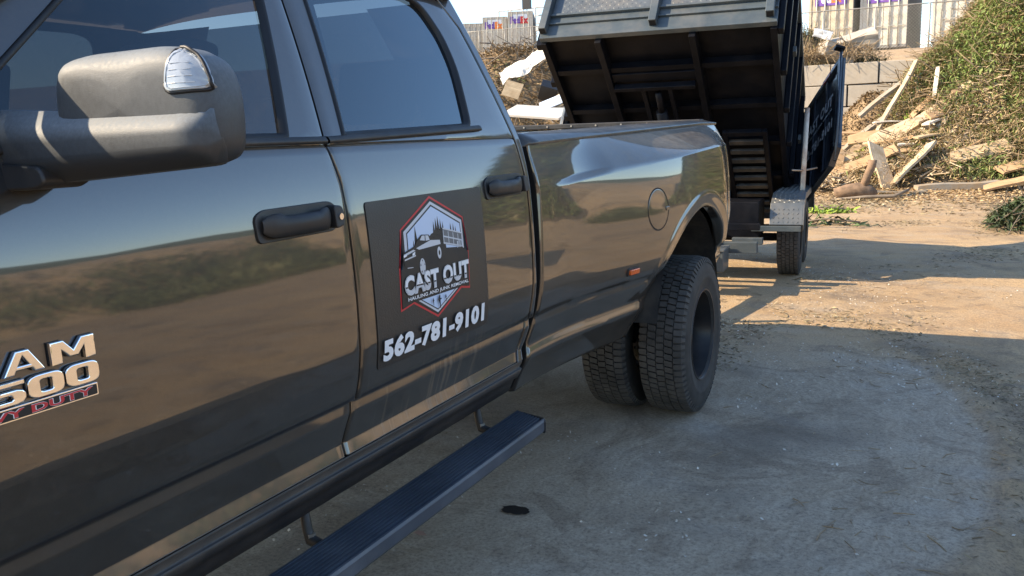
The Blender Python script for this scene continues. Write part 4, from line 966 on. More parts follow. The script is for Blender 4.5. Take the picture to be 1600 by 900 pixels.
for l, y in ((1.105, .42), (-1.105, -.42), (-1.105, .42)):
    c = tw.copy(); C.objects.link(c); c.parent = trl; c.location = (l, y, .366); c.rotation_euler = (y, 0, 0 if l > 0 else math.pi)
    for ch in tw.children: q = ch.copy(); C.objects.link(q); q.parent = c
for y in (-.42, .42): MB().tube([(-1.05, y, .366), (1.05, y, .366)], .04, 12).build('axle', INNER, trl, smooth=True)
for S in (-1, 1):
    fp = [(-1.00,.55),(-.90,.74),(-.66,.82),(.66,.82),(.90,.74),(1.00,.55)]; l0, l1 = .955, 1.245
    fo = MB().prism(fp+[(p[0]*.985, p[1]-.012) for p in fp[::-1]], l0, l1, lambda p, t: (S*t, p[0], p[1])).build('fender', PLATE, trl, bevel=.002)
    MB().prism(fp+[(p[0]*.95, p[1]-.06) for p in fp[::-1]], l1+.001, l1+.012, lambda p, t: (S*t, p[0], p[1])).build('fender_skirt', PLATE, fo)
    m = MB()
    for i in range(5):
        (ya, za), (yb, zb) = fp[i], fp[i+1]; L_ = math.hypot(yb-ya, zb-za); ny, nz_ = -(zb-za)/L_, (yb-ya)/L_
        lozenges(m, l0+.012, l1-.012, 0, L_, lambda u, v, o: (S*u, ya+(yb-ya)*v/L_+ny*o, za+(zb-za)*v/L_+nz_*o), .043, .017, .0055, .006)
    m.build('fender_tread', PLATE, fo)['kind'] = 'stuff'
    box('fender_bracket', min(S*.80, S*1.24), max(S*.80, S*1.24), -1.06, -1.005, .49, .54, TRL, fo, .005)
# white ramp pole strapped upright beside the box, with its chain
pole = MB().tube([(1.20, -.30, .80), (1.215, -.12, 1.62)], .024, 12).build('rusty_white_pole', simple('chipped_white_pole', (.60,.56,.48), .55, dirt=(.30,.12,.05), dirt_amt=.9), trl, smooth=True)
MB().tube([(1.10, -.34, 1.02), (1.2, -.27, 1.01), (1.32, -.1, 1.03)], .009, 6).build('chain', STEEL, trl)

# ------------------------------------------------------------------ block wall, fence and parked containers behind
CONC = simple('weathered_concrete', (.40, .36, .30), .9, var=.22, scale=1.5, bump=.5, bs=14, dirt=(.24,.19,.13), dirt_amt=.6)
wall = thing('block_wall', 'retaining wall of stacked pale concrete blocks below the chain link fence', 'wall', (-1, 22.6, 1.0), 0)
bm_ = {}
for row in range(5):
    x = -7.5+(.45 if row % 2 else 0); k = 0
    while x < 4.2:
        w_ = (1.15, .95, 1.25)[(row*5+k) % 3]; k += 1
        key = round(w_, 2)
        if key not in bm_:
            o = box('concrete_block', -w_/2+.012, w_/2-.012, -.35, .35, -.288, .288, CONC, wall, bevel=.02); bm_[key] = o
        else: o = bm_[key].copy(); C.objects.link(o); o.parent = wall
        o.location = (x+w_/2+1, rng.normal(0, .018), -.55+row*.60+.0); o.rotation_euler = (rng.normal(0, .006), rng.normal(0, .006), rng.normal(0, .012)); x += w_
CWH = simple('aged_white_container', (.56, .53, .45), .6, var=.12, scale=.8, dirt=(.38,.22,.11), dirt_amt=.55)
CGR = simple('grey_container_side', (.16, .16, .155), .6, var=.2); CTAN = simple('rust_stained_cream_container', (.52, .45, .34), .6, var=.2, scale=.7, dirt=(.38,.20,.10), dirt_amt=.6)
PURP = simple('purple_print', (.16, .07, .34), .5, var=.2); ORNG = simple('orange_print', (.75, .20, .03), .5); RODM = simple('galvanised_rod', (.33,.32,.29), .5, .4)
def container(label, x, y, z, yaw, col, logo, w_=2.5, h_=3.1, L=6.0, group='containers behind the fence'):
    c = thing('shipping_container', label, 'container', (x, y, z), yaw, group)
    # ribbed sides
    for S in (-1, 1):
        r = []
        n = 40
        for k in range(n*2):
            yy_ = .1+(L-.2)*k/(n*2-1); o_ = S*(w_/2-.03+(.03 if (k//2) % 2 else 0)); r.append([(o_, yy_, .12), (o_, yy_, h_-.1)])
        MB().grid(r).build('ribbed_side', CGR, c)
    box('container_roof', -w_/2, w_/2, 0, L, h_-.10, h_, col, c, .01); box('container_base', -w_/2, w_/2, 0, L, 0, .12, CGR, c); box('end_wall', -w_/2, w_/2, L-.08, L, .12, h_-.1, CGR, c)
    for S in (-1, 1): box('corner_post', min(S*w_/2, S*(w_/2-.12)), max(S*w_/2, S*(w_/2-.12)), -.01, .10, .12, h_-.101, col, c, .01)
    for S in (-1, 1):
        a, b = (.012, w_/2-.125) if S > 0 else (-(w_/2-.125), -.012); rows = []
        for k in range(25):
            z_ = .13+(h_-.24)*k/24; o_ = .012 if (k % 4) in (1, 2) else 0; rows.append([(a, .02+o_, z_), (b, .02+o_, z_)])
        d = MB().grid(rows).build('container_door', col, c)
        for q in (.28, .72):
            xx = a+(b-a)*q; rod = MB().tube([(xx, -.035, .05), (xx, -.035, h_-.05)], .034, 6).build('lock_rod', RODM, d, smooth=True)
            MB().box(xx-.02, xx+.26, -.075, -.045, .95, 1.0).build('rod_handle', RODM, d)
            for zz in (.35, 1.4, 2.5): MB().box(xx-.06, xx+.06, -.05, .0, zz, zz+.06).build('rod_bracket', RODM, d)
        if S == -1 and logo:
            MB().box(-.72, .72, -.012, -.002, h_-1.05, h_-.30).build('logo_panel', PURP if logo == 'P' else WHITE, d)
    if logo == 'P':
        v, f = text('Fed', .66, .46, .04); mk('logo_lettering', [(-.66+p[0], -.016, h_-.95+p[1]) for p in v], f, WHITE, c, False)
        v, f = text('Ex', .46, .46, .04); mk('logo_lettering', [(.02+p[0], -.016, h_-.95+p[1]) for p in v], f, ORNG, c, False)
    elif logo:
        v, f = text('Fed', .95, .70, .07); mk('logo_lettering', [(-.98+p[0], -.05, h_-1.2+p[1]) for p in v], f, PURP, c, False)
        v, f = text('Ex', .80, .70, .07); mk('logo_lettering', [(.03+p[0], -.05, h_-1.2+p[1]) for p in v], f, ORNG if logo == 'O' else RED, c, False)
    box('bumper_bar', -w_/2+.2, w_/2-.2, -.06, -.02, -.35, -.20, RED, c, .01)
    for S in (-1, 1): MB().tube([(S*.8-.25, 1.2, -.55), (S*.8+.25, 1.2, -.55)], .45, 18).build('chassis_wheel', RUB, c)
    return c
container('cream rust stained container with purple courier logo panel, right of the tipped box', -3.05, 41.0, 5.0, R(-4), CTAN, 'P', w_=2.0)
container('white container with ribbed doors behind the fence, between the cream one and its right neighbour', -.75, 41.2, 4.95, R(-4), CWH, 'P', w_=2.05)
container('white container at the foot of the brush pile, rightmost behind the fence', 2.35, 41.4, 5.1, R(-4), CWH, None, w_=2.1)
container('pale container furthest left, its ribbed grey side nearest the truck roof', -43.0, 79, 9.2, R(30), CWH, None, h_=3.9, w_=2.4)
container('pale container with a purple and orange courier logo, second from the truck roof', -39.9, 78, 9.3, R(22), CWH, 'O', h_=4.1, w_=2.5)
container('pale container with a courier logo beside the tipped trailer box, left of its frame', -37.0, 78, 9.5, R(22), CWH, 'V', h_=4.2, w_=2.55)
container('pale container half hidden by the left frame rail of the trailer box', -33.6, 79, 9.3, R(22), CWH, 'V', h_=4.1, w_=2.5)
container('pale container behind the trailer underside, beyond the mulch pile', -30.5, 79, 9.3, R(22), CWH, 'O', h_=4.1, w_=2.5)
# white steel gantry and floodlight over the left containers
gan = thing('steel_gantry', 'white steel catwalk and railings above the far containers', 'gantry', (-42.5, 92, 8.6))
GALV = simple('white_steel', (.52,.53,.52), .5, .2)
for k in range(9):
    MB().tube([(-4+k*1.6, 0, 0), (-4+k*1.6, 0, 7.4)], .10, 6).build('gantry_post', GALV, gan)
for zz in (4.9, 5.6, 6.5, 7.4): MB().tube([(-4, 0, zz), (9, 0, zz)], .09, 6).build('gantry_rail', GALV, gan)
MB().box(-6.8, 6, -1, -.4, 4.7, 5.2).build('gantry_beam', GALV, gan)
fld = thing('floodlight', 'dark floodlight on a mast above the far white gantry', 'floodlight', (-42.3, 91, 8.2)); MB().tube([(0,0,0),(0,0,8)], .07, 6).build('mast', GALV, fld); MB().box(-.5,.5,-.2,.2,7.6,8.7).build('lamp_head', DKP, fld)
orb = thing('road_barrier', 'orange and white barrier at the foot of the far pale containers', 'barrier', (-33.2, 65.5, 7.2), R(10)); MB().box(-1.6,1.6,-.1,.1,.5,.95).build('barrier_board', simple('faded_orange', (.62,.20,.10), .6), orb); 
for x_ in (-1.4, 1.4): MB().box(x_-.05, x_+.05, -.08, .08, 0, .5).build('barrier_leg', GALV, orb)
# chain link fence
def fence(name_label, x0, y0, x1, y1, n, h_=2.5):
    fz = lambda x, y: float(ground_h(x, y)); L = math.hypot(x1-x0, y1-y0); ux, uy = (x1-x0)/L, (y1-y0)/L
    fe = thing('chain_link_fence', name_label, 'fence', (x0, y0, fz(x0, y0)))
    b0 = fz(x0, y0)
    for k in range(n+1):
        d = L*k/n; MB().tube([(ux*d, uy*d, fz(x0+ux*d, y0+uy*d)-b0-.2), (ux*d, uy*d, fz(x0+ux*d, y0+uy*d)-b0+h_)], .036, 8).build('fence_post', RODM, fe, smooth=True)
    for hh in (h_-.02, .08): MB().tube([(ux*L*k/n, uy*L*k/n, fz(x0+ux*L*k/n, y0+uy*L*k/n)-b0+hh) for k in range(n+1)], .026, 6).build('fence_rail', RODM, fe, smooth=True)
    m = MB(); H_ = h_-.1; p_ = .13; nn = int(L/p_)
    for k in range(-int(H_/p_), nn+1):
        for sg in (1, -1):
            a = k*p_ if sg > 0 else k*p_+H_; q0 = (a, 0.); q1 = (a+sg*H_, H_)
            ts = [0, 1]
            if q1[0] != q0[0]:
                for lim in (0, L):
                    t = (lim-q0[0])/(q1[0]-q0[0])
                    if 0 < t < 1:
                        if (q0[0] < lim) == (lim == 0): ts[0] = t
                        else: ts[1] = t
            A = [q0[i]+(q1[i]-q0[i])*ts[0] for i in (0, 1)]; B = [q0[i]+(q1[i]-q0[i])*ts[1] for i in (0, 1)]
            if not (-.01 <= A[0] <= L+.01 and -.01 <= B[0] <= L+.01): continue
            za = fz(x0+ux*A[0], y0+uy*A[0])-b0+.08+A[1]; zb = fz(x0+ux*B[0], y0+uy*B[0])-b0+.08+B[1]; w_ = .0065
            v = [(ux*A[0]+dx, uy*A[0]+dy, za+dz) for dx, dy, dz in ((-w_,0,0),(w_*.5,-w_,0),(w_*.5,w_,0))]+[(ux*B[0]+dx, uy*B[0]+dy, zb+dz) for dx, dy, dz in ((-w_,0,0),(w_*.5,-w_,0),(w_*.5,w_,0))]
            m.add(v, [(0,1,4,3),(1,2,5,4),(2,0,3,5)])
    m.build('wire_mesh', RODM, fe)['kind'] = 'stuff'
    return fe
fence('galvanised chain link fence above the concrete block wall, right of the trailer', -4.8, 36, 5.4, 36.6, 5, 1.95)
fence('galvanised chain link fence in front of the far pale containers at left', -37, 64.5, -20, 65, 7, 1.9)

# ------------------------------------------------------------------ piles
def mound(name, label, cat, xr, yr, hfn, mat, step=.12, dens=None):
    th_ = thing(name, label, cat, ((xr[0]+xr[1])/2, yr[0], 0)); ox, oy = (xr[0]+xr[1])/2, yr[0]
    xs = np.arange(xr[0], xr[1]+step, step); ys = np.arange(yr[0], yr[1]+step, step)
    X, Y = np.meshgrid(xs, ys); h_ = hfn(X, Y); Z = np.where(h_ > .02, ground_h(X, Y)+h_, ground_h(X, Y)-.25)
    v = np.stack([X.ravel()-ox, Y.ravel()-oy, Z.ravel()], 1); ny, nx = X.shape; i = (np.arange(ny-1)[:,None]*nx+np.arange(nx-1)[None,:]).ravel(); f = np.stack([i, i+1, i+nx+1, i+nx], 1)
    o = mk('mound_core', v, f, mat, th_); return th_, ox, oy
def shift(o, ox, oy): o.location = (-ox, -oy, 0); return o
PH = lambda x, y: ground_h(x, y)+np.maximum(pile_h(x, y), 0)
bp, ox, oy = mound('brush_pile', 'tall heap of cut green and brown brush rising at the right edge', 'brush pile', (0, 15), (14.2, 30), pile_h, SOIL, .14)
inp = lambda x, y: (pile_h(x, y) > .12)*1.0*(y < 24)
green = lambda x, y: inp(x, y)*(x < 7)
shift(scatter('leaf_mass', 120000, (.2, 7.0), (14.6, 23.5), PH, green, .15, .020, GREENS, bp, 51, .28, .55, .4, .62), ox, oy)
shift(scatter('broad_leaves', 6000, (1.5, 7.5), (14.6, 21.5), PH, lambda x, y: green(x, y)*np.clip(fbm(x, y, 1.7, 2, 77)*6, 0, 1), .13, .07, GREENS, bp, 52, .34, .7, .5, .4, (.45, .95)), ox, oy)
shift(twigs('dead_twigs', 3800, (.4, 7.2), (14.6, 23), PH, green, .7, .009, WOODT, bp, 53, .3, .5), ox, oy)
shift(scatter('khaki_shreds', 40000, (.2, 6.5), (14.6, 23.5), PH, lambda x, y: green(x, y)*np.clip(1.35-(x-.3)*.25+(y-17)*.10+fbm(x, y, 1.3, 3, 79)*3, 0, 1), .13, .022, BROWNS, bp, 55, .32, .5, .3, .5, (.3, 1)), ox, oy)
shift(scatter('fresh_green_cuttings', 26000, (1.2, 6.5), (14.6, 21), PH, lambda x, y: green(x, y)*np.clip(.25+fbm(x, y, 1.5, 3, 80)*4.5-(y-18)*.05, 0, 1), .13, .026, leaf_mat('fresh_green', [(0,(.08,.12,.03)),(.5,(.17,.24,.06)),(1,(.30,.36,.10))]), bp, 57, .36, .6, .5, .5), ox, oy)
shift(scatter('far_side_leaves', 14000, (7, 15), (14.6, 28), PH, inp, .3, .07, GREENS, bp, 54, .3, .6, .4, .7), ox, oy)
MH = lambda x, y: heap_h(x, y, -7.2, 14.5, 5.5, 4.2, 3.3, 31)
mp_, ox, oy = mound('mulch_pile', 'tan heap of shredded bark and rubbish seen between truck and trailer', 'mulch pile', (-13, -1.2), (10, 19), MH, BSOIL, .14)
shift(scatter('bark_shreds', 42000, (-12.5, -1.5), (10.2, 18.5), lambda x, y: ground_h(x, y)+MH(x, y), lambda x, y: (MH(x, y) > .08)*1.0, .13, .03, BROWNS, mp_, 61, .16, .5, .3, .55), ox, oy)
shift(scatter('green_scraps', 6000, (-10.5, -3), (10.2, 16.5), lambda x, y: ground_h(x, y)+MH(x, y), lambda x, y: (MH(x, y) > .08)*np.clip(fbm(x, y, 1.2, 2, 65)*8, 0, 1), .12, .035, GREENS, mp_, 62, .2, .6, .4, .5), ox, oy)
shift(twigs('dead_twigs', 900, (-11, -3), (10.4, 17), lambda x, y: ground_h(x, y)+MH(x, y), lambda x, y: (MH(x, y) > .1)*1.0, .6, .012, GREYT, mp_, 63, .3, .6), ox, oy)
WH = lambda x, y: heap_h(x, y, -1.9, 23.9, 2.8, 1.1, 1.1, 35)
hp, ox, oy = mound('brush_heap', 'grey green brush spilling over the top of the block wall', 'brush heap', (-5, 1.2), (22.2, 26), WH, SOIL, .12)
shift(scatter('leaf_mass', 12000, (-4.8, .9), (22.4, 25.6), lambda x, y: ground_h(x, y)+WH(x, y), lambda x, y: (WH(x, y) > .05)*1.0, .22, .02, GREENS, hp, 71, .35, .6, .8, .5, (.1, .7)), ox, oy)
shift(twigs('hanging_roots', 500, (-3.5, .2), (22.2, 23.2), lambda x, y: 3.35+0*x, lambda x, y: 1.0+0*x, .7, .010, WOODT, hp, 72, .25, .7), ox, oy)
DH = lambda x, y: heap_h(x, y, 3.85, 9.3, 1.15, 1.25, .62, 37)
dh, ox, oy = mound('leaf_heap', 'low dark heap of wilted leaves in shade at the right edge', 'leaf heap', (2.4, 5.6), (7.6, 11), DH, SOIL, .06)
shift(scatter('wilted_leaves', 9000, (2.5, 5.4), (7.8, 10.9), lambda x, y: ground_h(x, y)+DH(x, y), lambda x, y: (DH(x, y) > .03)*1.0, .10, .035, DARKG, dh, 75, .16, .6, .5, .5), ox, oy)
shift(twigs('dead_twigs', 160, (2.6, 5.3), (7.9, 10.8), lambda x, y: ground_h(x, y)+DH(x, y), lambda x, y: (DH(x, y) > .03)*1.0, .5, .006, GREYT, dh, 76, .25, .5), ox, oy)
SH2 = lambda x, y: heap_h(x, y, .55, 20.4, 1.5, 1.5, 1.1, 39)
sm, ox, oy = mound('soil_heap', 'brown soil heap slumped against the foot of the block wall', 'soil heap', (-1.4, 2.4), (18.6, 22.3), SH2, BSOIL, .08)
shift(scatter('clods', 5000, (-1.2, 2.2), (18.8, 22.2), lambda x, y: ground_h(x, y)+SH2(x, y), lambda x, y: (SH2(x, y) > .04)*1.0, .08, .05, BROWNS, sm, 78, .08, .6, .2, .5, (.1, .6)), ox, oy)
# bright leafy sprigs lying among the boards
def sprig(label, x, y, n, r, L=.16, Wd=.05, mat=None, seed=1, h_=.25):
    t_ = thing('leafy_branch', label, 'leafy branch', (x, y, float(PH(x, y)))); q = np.random.default_rng(seed)
    a = q.uniform(0, 2*np.pi, n); d = r*np.sqrt(q.uniform(0, 1, n)); X = x+d*np.cos(a)*1.5; Y = y+d*np.sin(a); z = PH(X, Y)+q.uniform(.02, h_, n)*(1-d/r*.6)
    v, f = blades(n, X, Y, z, L, Wd, .5, .5, seed+3); v = v-np.array([x, y, float(PH(x, y))])
    o = mk('leaf_cluster', v, f, mat or LIMEG, t_, False, q.uniform(0, 1, n)); o['kind'] = 'stuff'
    MB().tube([(-r*1.2, 0, .04), (0, .03, .10), (r*1.1, -.04, .06)], .014, 6).build('stem', GREYT, t_, smooth=True); return t_
sprig('bright lime green leafy branch beside the barn door, amid planks', .55, 17.0, 900, .45, seed=3, h_=.4)
sprig('lime green foliage clump under the longest leaning board', .42, 15.9, 420, .28, seed=4)
sprig('lime leafy branch high up beside the upright stick', 1.55, 17.6, 500, .35, seed=5, h_=.35)
sprig('fresh green leafy branch lower down among the splintered boards', 1.75, 16.7, 420, .3, seed=6)
sprig('flat lime green leaves on the dirt beside the trailer wheel', .42, 11.3, 260, .32, seed=7, h_=.06)
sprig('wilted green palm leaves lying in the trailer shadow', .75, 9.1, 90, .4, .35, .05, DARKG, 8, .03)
# ------------------------------------------------------------------ boards
def wood(name, col, dirt=(.30,.20,.10)):
    t = NT(name); n = t.noise(3, 6, .6, sc=(1, 14, 14)); c = t.mix(t.ramp(n, [(.3, 0.), (.7, 1.)]), tuple(x*.72 for x in col), tuple(min(1, x*1.2) for x in col))
    c = t.mix(t.ramp(t.noise(4, 6, .7), [(.42, 0.), (.66, .75)]), c, dirt); t.set(color=c, rough=.75); t.bump(n, .3, .004); return t.m
WO = [wood('pale_pine', (.56,.44,.29)), wood('orange_pine', (.47,.30,.16)), wood('grey_weathered_wood', (.30,.27,.22)), wood('tan_plywood', (.50,.38,.23)), wood('whitewashed_board', (.70,.64,.53))]
def board_(label, u, L, w_, th_, az, el, roll, mat, lift=.08, group=None, name='wood_plank'):
    x, y = u; zz = float(PH(x, y))+float(SH2(x, y))+lift
    r_ = random.Random(int(x*100)+int(L*77)); m = MB(); n = 6; rows = []
    for k in range(n+1):
        s = -L/2+L*k/n; jag = (r_.uniform(-.06, .06)*w_*3 if k in (0, n) else 0); b = .012*L*math.sin(k*1.1)
        ww = w_*(1-(.25*r_.random() if k in (0, n) else 0)); rows.append([(s+jag, -ww/2, -th_/2+b), (s-jag, ww/2, -th_/2+b), (s-jag*.5, ww/2, th_/2+b), (s+jag*1.5, -ww/2, th_/2+b)])
    m.grid(rows, close=True); m.f += [(0,1,2,3), tuple(range(n*4, n*4+4))]
    o = m.build(name, mat, bevel=.003); tag(o, label, 'board' if w_ > .5 else 'plank', group); o.location = (x, y, zz); o.rotation_euler = Euler((roll, -el, az), 'XYZ'); return o
PL = [
 ('broad pale plank leaning left, its foot standing on the chips', (1.05,15.4), 1.25,.34,.05, R(115), R(48), .3, 0, .35),
 ('broad pale plank leaning right, crossing beside the left-leaning one', (1.62,15.5), 1.3,.36,.05, R(48), R(38), -.35, 0, .35),
 ('long orange brown board slanting up from the barn door', (.25,15.6), 2.5,.30,.05, R(28), R(20), .5, 1, .3),
 ('long weathered grey beam lying flat on the wood chips', (2.45,15.05), 1.5,.18,.12, R(12), R(3), .1, 2, .05),
 ('thin grey lath in line with the flat beam', (1.25,14.6), 1.4,.10,.05, R(8), R(1), 0, 2, .02),
 ('jagged sheet of tan plywood hanging out of the brush', (2.85,15.9), 1.15,.34,.03, R(22), R(12), .75, 3, .30),
 ('whitewashed board lying left among the splinters', (.15,16.7), 1.7,.5,.04, R(6), R(3), .5, 4, .2),
 ('orange board under the whitewashed one', (.2,16.3), 1.6,.3,.05, R(4), R(0), .4, 1, .1),
 ('reddish pine board lying across the top of the lumber', (.95,17.2), 1.5,.34,.05, R(8), R(8), .7, 1, .35),
 ('wide pale plywood scrap below the reddish board', (1.3,17.1), 1.4,.8,.03, R(25), R(24), .7, 0, .25),
 ('long pale board running up the pile to the right', (1.75,17.4), 2.6,.26,.05, R(30), R(34), .5, 0, .3),
 ('tall pale stick standing slanted against the pile', (1.15,18.0), 2.1,.10,.06, R(58), R(50), 0, 0, .7),
 ('short white stick upright near the top of the lumber', (1.95,18.0), .7,.09,.05, R(80), R(70), 0, 4, .45),
 ('dark weathered timber sloping up beside the soil heap', (.85,18.4), 2.4,.16,.08, R(35), R(36), .2, 2, .3),
 ('second dark timber close above the sloping one', (1.05,18.8), 2.2,.14,.08, R(37), R(36), .2, 2, .42),
 ('flat brown lath across the face of the soil heap', (.25,18.9), 1.6,.14,.03, R(4), R(2), .3, 1, .3),
 ('square wooden block end leaning by the lime leaves', (.0,16.2), .75,.42,.06, R(80), R(60), .4, 1, .3),
 ('narrow pale plank below the long ascending board', (1.45,16.5), 2.2,.16,.04, R(36), R(30), .4, 4, .2),
 ('rusty brown curved board half buried in the brush at right', (3.75,15.6), 1.3,.24,.05, R(24), R(12), .6, 1, .2),
 ('short orange offcut at the foot of the brush, far right', (3.35,15.0), .9,.2,.05, R(15), R(14), .4, 1, .15)]
for L_ in PL: board_(L_[0], L_[1], L_[2], L_[3], L_[4], L_[5], L_[6], L_[7], WO[L_[8]], L_[9])
rr = random.Random(5)
for k in range(34):
    x = rr.uniform(-.3, 2.6); y = 15.4+rr.random()*2.2+max(0, x-.8)*.3
    wi = rr.choice((0,0,1,1,3,4)); wn = {0:'pale yellow', 1:'orange brown', 3:'dull tan', 4:'whitewashed'}[wi]
    board_('short splintered '+wn+' offcut in the tangle of broken lumber', (x, y), rr.uniform(.4, 1.3), rr.uniform(.07, .24), rr.uniform(.025, .06), R(rr.uniform(-25, 70)), R(rr.uniform(-5, 38)), rr.uniform(-.6, .8), WO[wi], rr.uniform(.05, .35), wn+' offcuts in the broken lumber', 'wood_offcut')
scatter('straw_and_shreds', 16000, (-.4, 5), (14.8, 18.6), PH, lambda x, y: np.clip(1.5-np.abs(y-16-.4*(x-.5))*.8, 0, 1)*np.clip(.5+fbm(x, y, .7, 3, 143)*4, 0, 1), .14, .02, leaf_mat('straw_shreds', [(0,(.10,.08,.04)),(.35,(.28,.20,.10)),(.7,(.46,.34,.18)),(.9,(.58,.46,.28)),(1,(.20,.26,.07))]), None, 90, .42, .5, .4, .35)
twigs('wood_splinters', 3200, (-.6, 3.2), (14.7, 18.2), PH, lambda x, y: np.clip(1.4-np.abs(y-15.9-.45*(x-.5))*1.1, 0, 1)*np.clip(.6+fbm(x, y, .8, 2, 141)*3, 0, 1), .42, .016, WO[0], None, 88, .22, .3)
scatter('wood_chips', 9000, (-1, 5), (13.2, 16.6), PH, lambda x, y: np.clip(1.2-np.abs(y-14.9)*.7, 0, 1), .07, .035, leaf_mat('yellow_wood_chips', [(0,(.22,.15,.08)),(.5,(.44,.31,.16)),(1,(.60,.47,.28))]), None, 89, .03, .3, .1, .4)
OFFW = simple('off_white_board', (.58,.555,.50), .6, var=.1, scale=2, dirt=(.35,.28,.2), dirt_amt=.4)
# rubbish on the left pile
def slab(label, x, y, z, L, w_, th_, rot, mat, name='board', cat='board'):
    o = MB().box(-L/2, L/2, -w_/2, w_/2, -th_/2, th_/2).build(name, mat, bevel=.004); tag(o, label, cat); o.location = (x, y, z); o.rotation_euler = Euler(rot, 'XYZ'); return o
slab('big white panel lying flat above the truck bed rail', -4.75, 11.0, 1.86, 1.15, .9, .04, (.22, .10, .1), OFFW, 'white_panel', 'panel')
slab('small tilted plywood square on the mulch beside the truck roof', -5.55, 11.6, 2.33, .35, .4, .03, (.9, .3, .3), WO[3])
slab('yellow board leaning beside the trailer box frame', -4.35, 11.6, 2.18, .9, .35, .03, (.8, -.5, .1), WO[0])
slab('curled pale blue sheet in the rubbish left of the trailer', -4.55, 11.5, 2.08, .7, .26, .02, (.7, -.35, .35), SKYP, 'plastic_sheet', 'sheet')
slab('bent white scrap higher up the rubbish pile', -4.9, 12.6, 2.52, .5, .2, .02, (.6, -.2, .1), OFFW, 'plastic_sheet', 'sheet')
slab('dark tub half buried beside the curled sheet', -4.9, 11.9, 2.28, .35, .3, .3, (.5, .3, .4), DKP, 'plastic_tub', 'tub')
# crumpled pale sheeting on the left shoulder of the heap
bm = bmesh.new(); bmesh.ops.create_grid(bm, x_segments=26, y_segments=18, size=1)
for q in bm.verts: q.co = Vector((q.co.x*1.3, q.co.y*.8, .42*float(fbm(q.co.x+3, q.co.y, .5, 4, 91))+.25*float(fbm(q.co.x, q.co.y+2, 1.3, 2, 92))))
me = bpy.data.meshes.new('plastic_sheeting'); bm.to_mesh(me); bm.free(); me.materials.append(simple('crumpled_pale_sheeting', (.62,.60,.55), .55, bump=.3, bs=9)); o = link('plastic_sheeting', me); tag(o, 'crumpled white sheeting draped over the left shoulder of the mulch', 'sheeting'); o.location = (-5.75, 12.55, 2.86); o.rotation_euler = (.6, -.5, .3); o.scale = (.42, .42, .6)
# concrete rubble on the wall
for lab, x, y, z, s, rt in (('big broken concrete slab tilted on top of the block wall', -.45, 23.3, 3.75, (1.5,.8,.35), (.3,-.25,.2)), ('smaller concrete chunk leaning beneath the tilted slab', -.75, 22.9, 3.42, (.9,.6,.4), (-.2,.4,.5)), ('white lump of rubble beside the brush on the wall', -1.15, 23.1, 4.05, (.5,.3,.2), (.2,.3,.1))):
    bm = bmesh.new(); bmesh.ops.create_cube(bm, size=1); bmesh.ops.subdivide_edges(bm, edges=bm.edges, cuts=3, use_grid_fill=True)
    for q in bm.verts: q.co = Vector((q.co.x*s[0], q.co.y*s[1], q.co.z*s[2]))+Vector([float(fbm(q.co.x*3+i*7, q.co.y*3+q.co.z*5, .7, 3, 95+i)) for i in range(3)])*.35*min(s)
    me = bpy.data.meshes.new('concrete_rubble'); bm.to_mesh(me); bm.free(); me.materials.append(CONC if 'white' not in lab else WHITE); o = link('concrete_rubble', me); tag(o, lab, 'rubble'); o.location = (x, y, z); o.rotation_euler = rt
# low concrete kerb stones further along the wall top
for k, (x, lab) in enumerate(((.75, 'short pale kerb stone on the wall, left of its pair'), (1.65, 'pale kerb stone on the wall beside the brush pile'))):
    o = box('kerb_stone', -.40, .40, -.15, .15, 0, .22, CONC, bevel=.02); tag(o, lab, 'kerb stone'); o.location = (x, 24.2, float(ground_h(x, 24.2))-.02); o.rotation_euler = (0, 0, .05*k)
# log with a stub branch
BARK = simple('rough_bark', (.20,.13,.08), .9, var=.5, scale=9, bump=.8, bs=25)
lg = MB().tube([(-.42,-.05,.10),(-.2,-.02,.15),(.0,0,.17),(.22,.03,.13),(.34,.05,.10)], [.10,.13,.15,.13,.06], 14).add(*(lambda m:(m.v,m.f))(MB().tube([(.1,0,.20),(.16,.02,.42),(.24,.05,.62),(.25,.06,.74)], [.09,.075,.08,.085], 12))).build('cut_log', BARK, smooth=True)
tag(lg, 'knobbly brown log with an upright stub lying in front of the boards', 'log'); lg.location = (.72, 14.0, .02); lg.rotation_euler = (0, 0, .1)
o = MB().tube([(-.9,0,.03),(-.3,.05,.08),(.2,0,.10),(.45,.1,.22)], [.02,.03,.035,.025], 8).build('fallen_branch', GREYT, smooth=True); tag(o, 'bare grey branch on the ground right of the log', 'branch'); o.location = (1.2, 13.6, 0)
# ------------------------------------------------------------------ litter on the ground
G_ = lambda x, y: ground_h(x, y)
free = lambda x, y: 1.0*(~((np.abs(x) < 1.3) & (np.abs(y) < .6)))
scatter('leaf_litter', 9000, (-3, 7), (10.5, 16), G_, lambda x, y: np.clip((y-10.2)/4, 0, 1)**1.5*np.clip(.5+fbm(x, y, 1.3, 3, 101)*3, 0, 1), .09, .03, LITTER, None, 81, .03, .25, .2, .4)
scatter('leaf_litter', 4200, (1.0, 6.5), (1.5, 10), G_, lambda x, y: np.clip(fbm(x, y, 1.0, 4, 104)*5-.3, 0, 1), .05, .013, LITTER, None, 82, .012, .2, .1, .4, (.25, 1))
RUTC = lambda y: 2.54-.145*(y+.25)**2
scatter('leaf_litter', 2200, (1.3, 3.6), (-2.6, 2.6), G_, lambda x, y: np.exp(-((x-RUTC(y)-.25)/.17)**2)*np.clip(.55+fbm(x, y, .5, 3, 105)*3, 0, 1), .032, .008, LITTER, None, 83, .010, .25, .1, .3, (.1, .9))
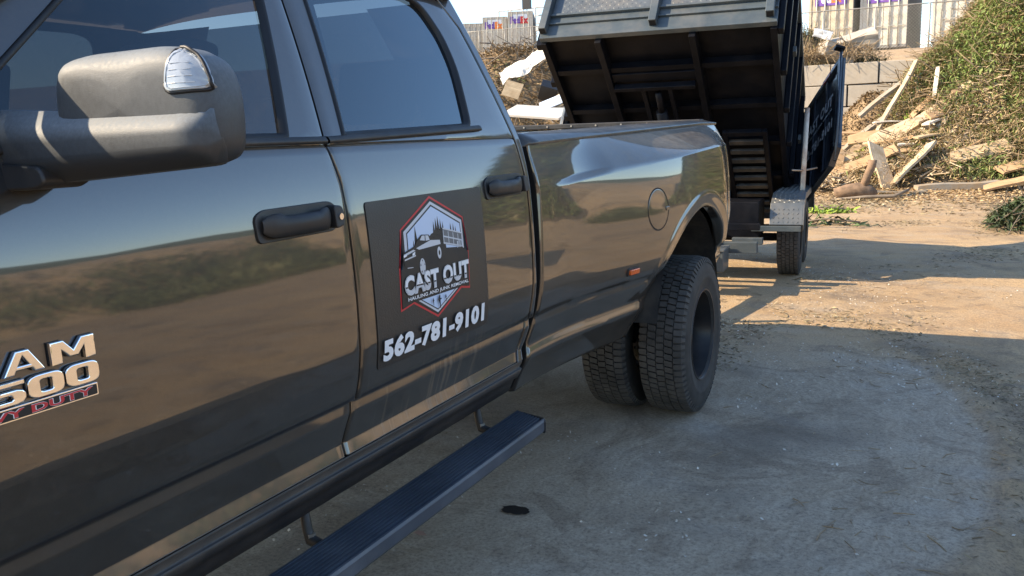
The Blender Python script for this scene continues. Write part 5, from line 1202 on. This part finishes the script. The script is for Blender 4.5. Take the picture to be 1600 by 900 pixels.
scatter('leaf_litter', 3800, (-.9, 4), (-4, 2.2), G_, lambda x, y: free(x, y)*np.clip(fbm(x, y, .9, 4, 107)*5-.4, 0, 1), .034, .011, LITTER, None, 84, .009, .25, .1, .2, (.0, 1))
scatter('gravel_chips', 7000, (-.9, 5), (-4, 6), G_, lambda x, y: free(x, y)*np.clip(.25+fbm(x, y, .9, 3, 145)*4, .05, 1), .015, .010, simple('pale_grit', (.55,.50,.42), .8, var=.5, scale=40), None, 85, .004, .5, .1, .3)
twigs('dropped_twigs', 900, (-.8, 4.5), (-4, 5), lambda x, y: G_(x, y)+.003, lambda x, y: free(x, y)*np.clip(fbm(x, y, .8, 3, 108)*6, 0, 1), .07, .0022, WOODT, None, 86, .004, .1)
# puddle of dark oil
a = [2*math.pi*k/30 for k in range(30)]
def blot(label, x, y, r, seed, nm='oil_stain'):
    v = [(0, 0, .004)]+[(r*(1+.5*float(fbm(math.cos(t)*2, math.sin(t)*2, .8, 3, seed)))*math.cos(t)*1.25, r*(1+.5*float(fbm(math.cos(t)*2+5, math.sin(t)*2, .5, 3, seed)))*math.sin(t)*.8, .004) for t in a]
    v = [(p[0], p[1], float(ground_h(x+p[0], y+p[1]))+.005) for p in v]
    o = mk(nm, v, [(0, i+1, (i+1) % 30+1) for i in range(30)], simple('wet_oil_'+str(seed), (.010,.008,.006), .6), None, False); tag(o, label, 'oil stain'); o.location = (x, y, 0); return o
blot('small black oil blot on the dirt between running board and tyre', .83, -1.50, .048, 121)
lf = mk('dry_leaf', [(-.03,0,.004),(-.01,.012,.014),(.012,.014,.012),(.034,.002,.006),(.01,-.013,.010),(-.012,-.010,.012)], [(0,1,5),(1,2,4,5),(2,3,4)], simple('pink_brown_leaf', (.42,.24,.17), .6), None, False); tag(lf, 'curled pinkish dry leaf beside the running board', 'leaf'); lf.location = (.60, -1.84, .006)
# ------------------------------------------------------------------ bank across the yard, mirrored in the paint
scatter('bank_grass', 26000, (12.2, 17.5), (-16, 14), G_, lambda x, y: np.clip(.55+fbm(x, y, 3, 3, 131)*4, 0, 1)*np.exp(-((x-14)/1.5)**2), .30, .06, leaf_mat('dry_bank_grass', [(0,(.05,.06,.025)),(.5,(.12,.14,.05)),(1,(.30,.26,.12))]), None, 87, .35, .9, .2, .6)
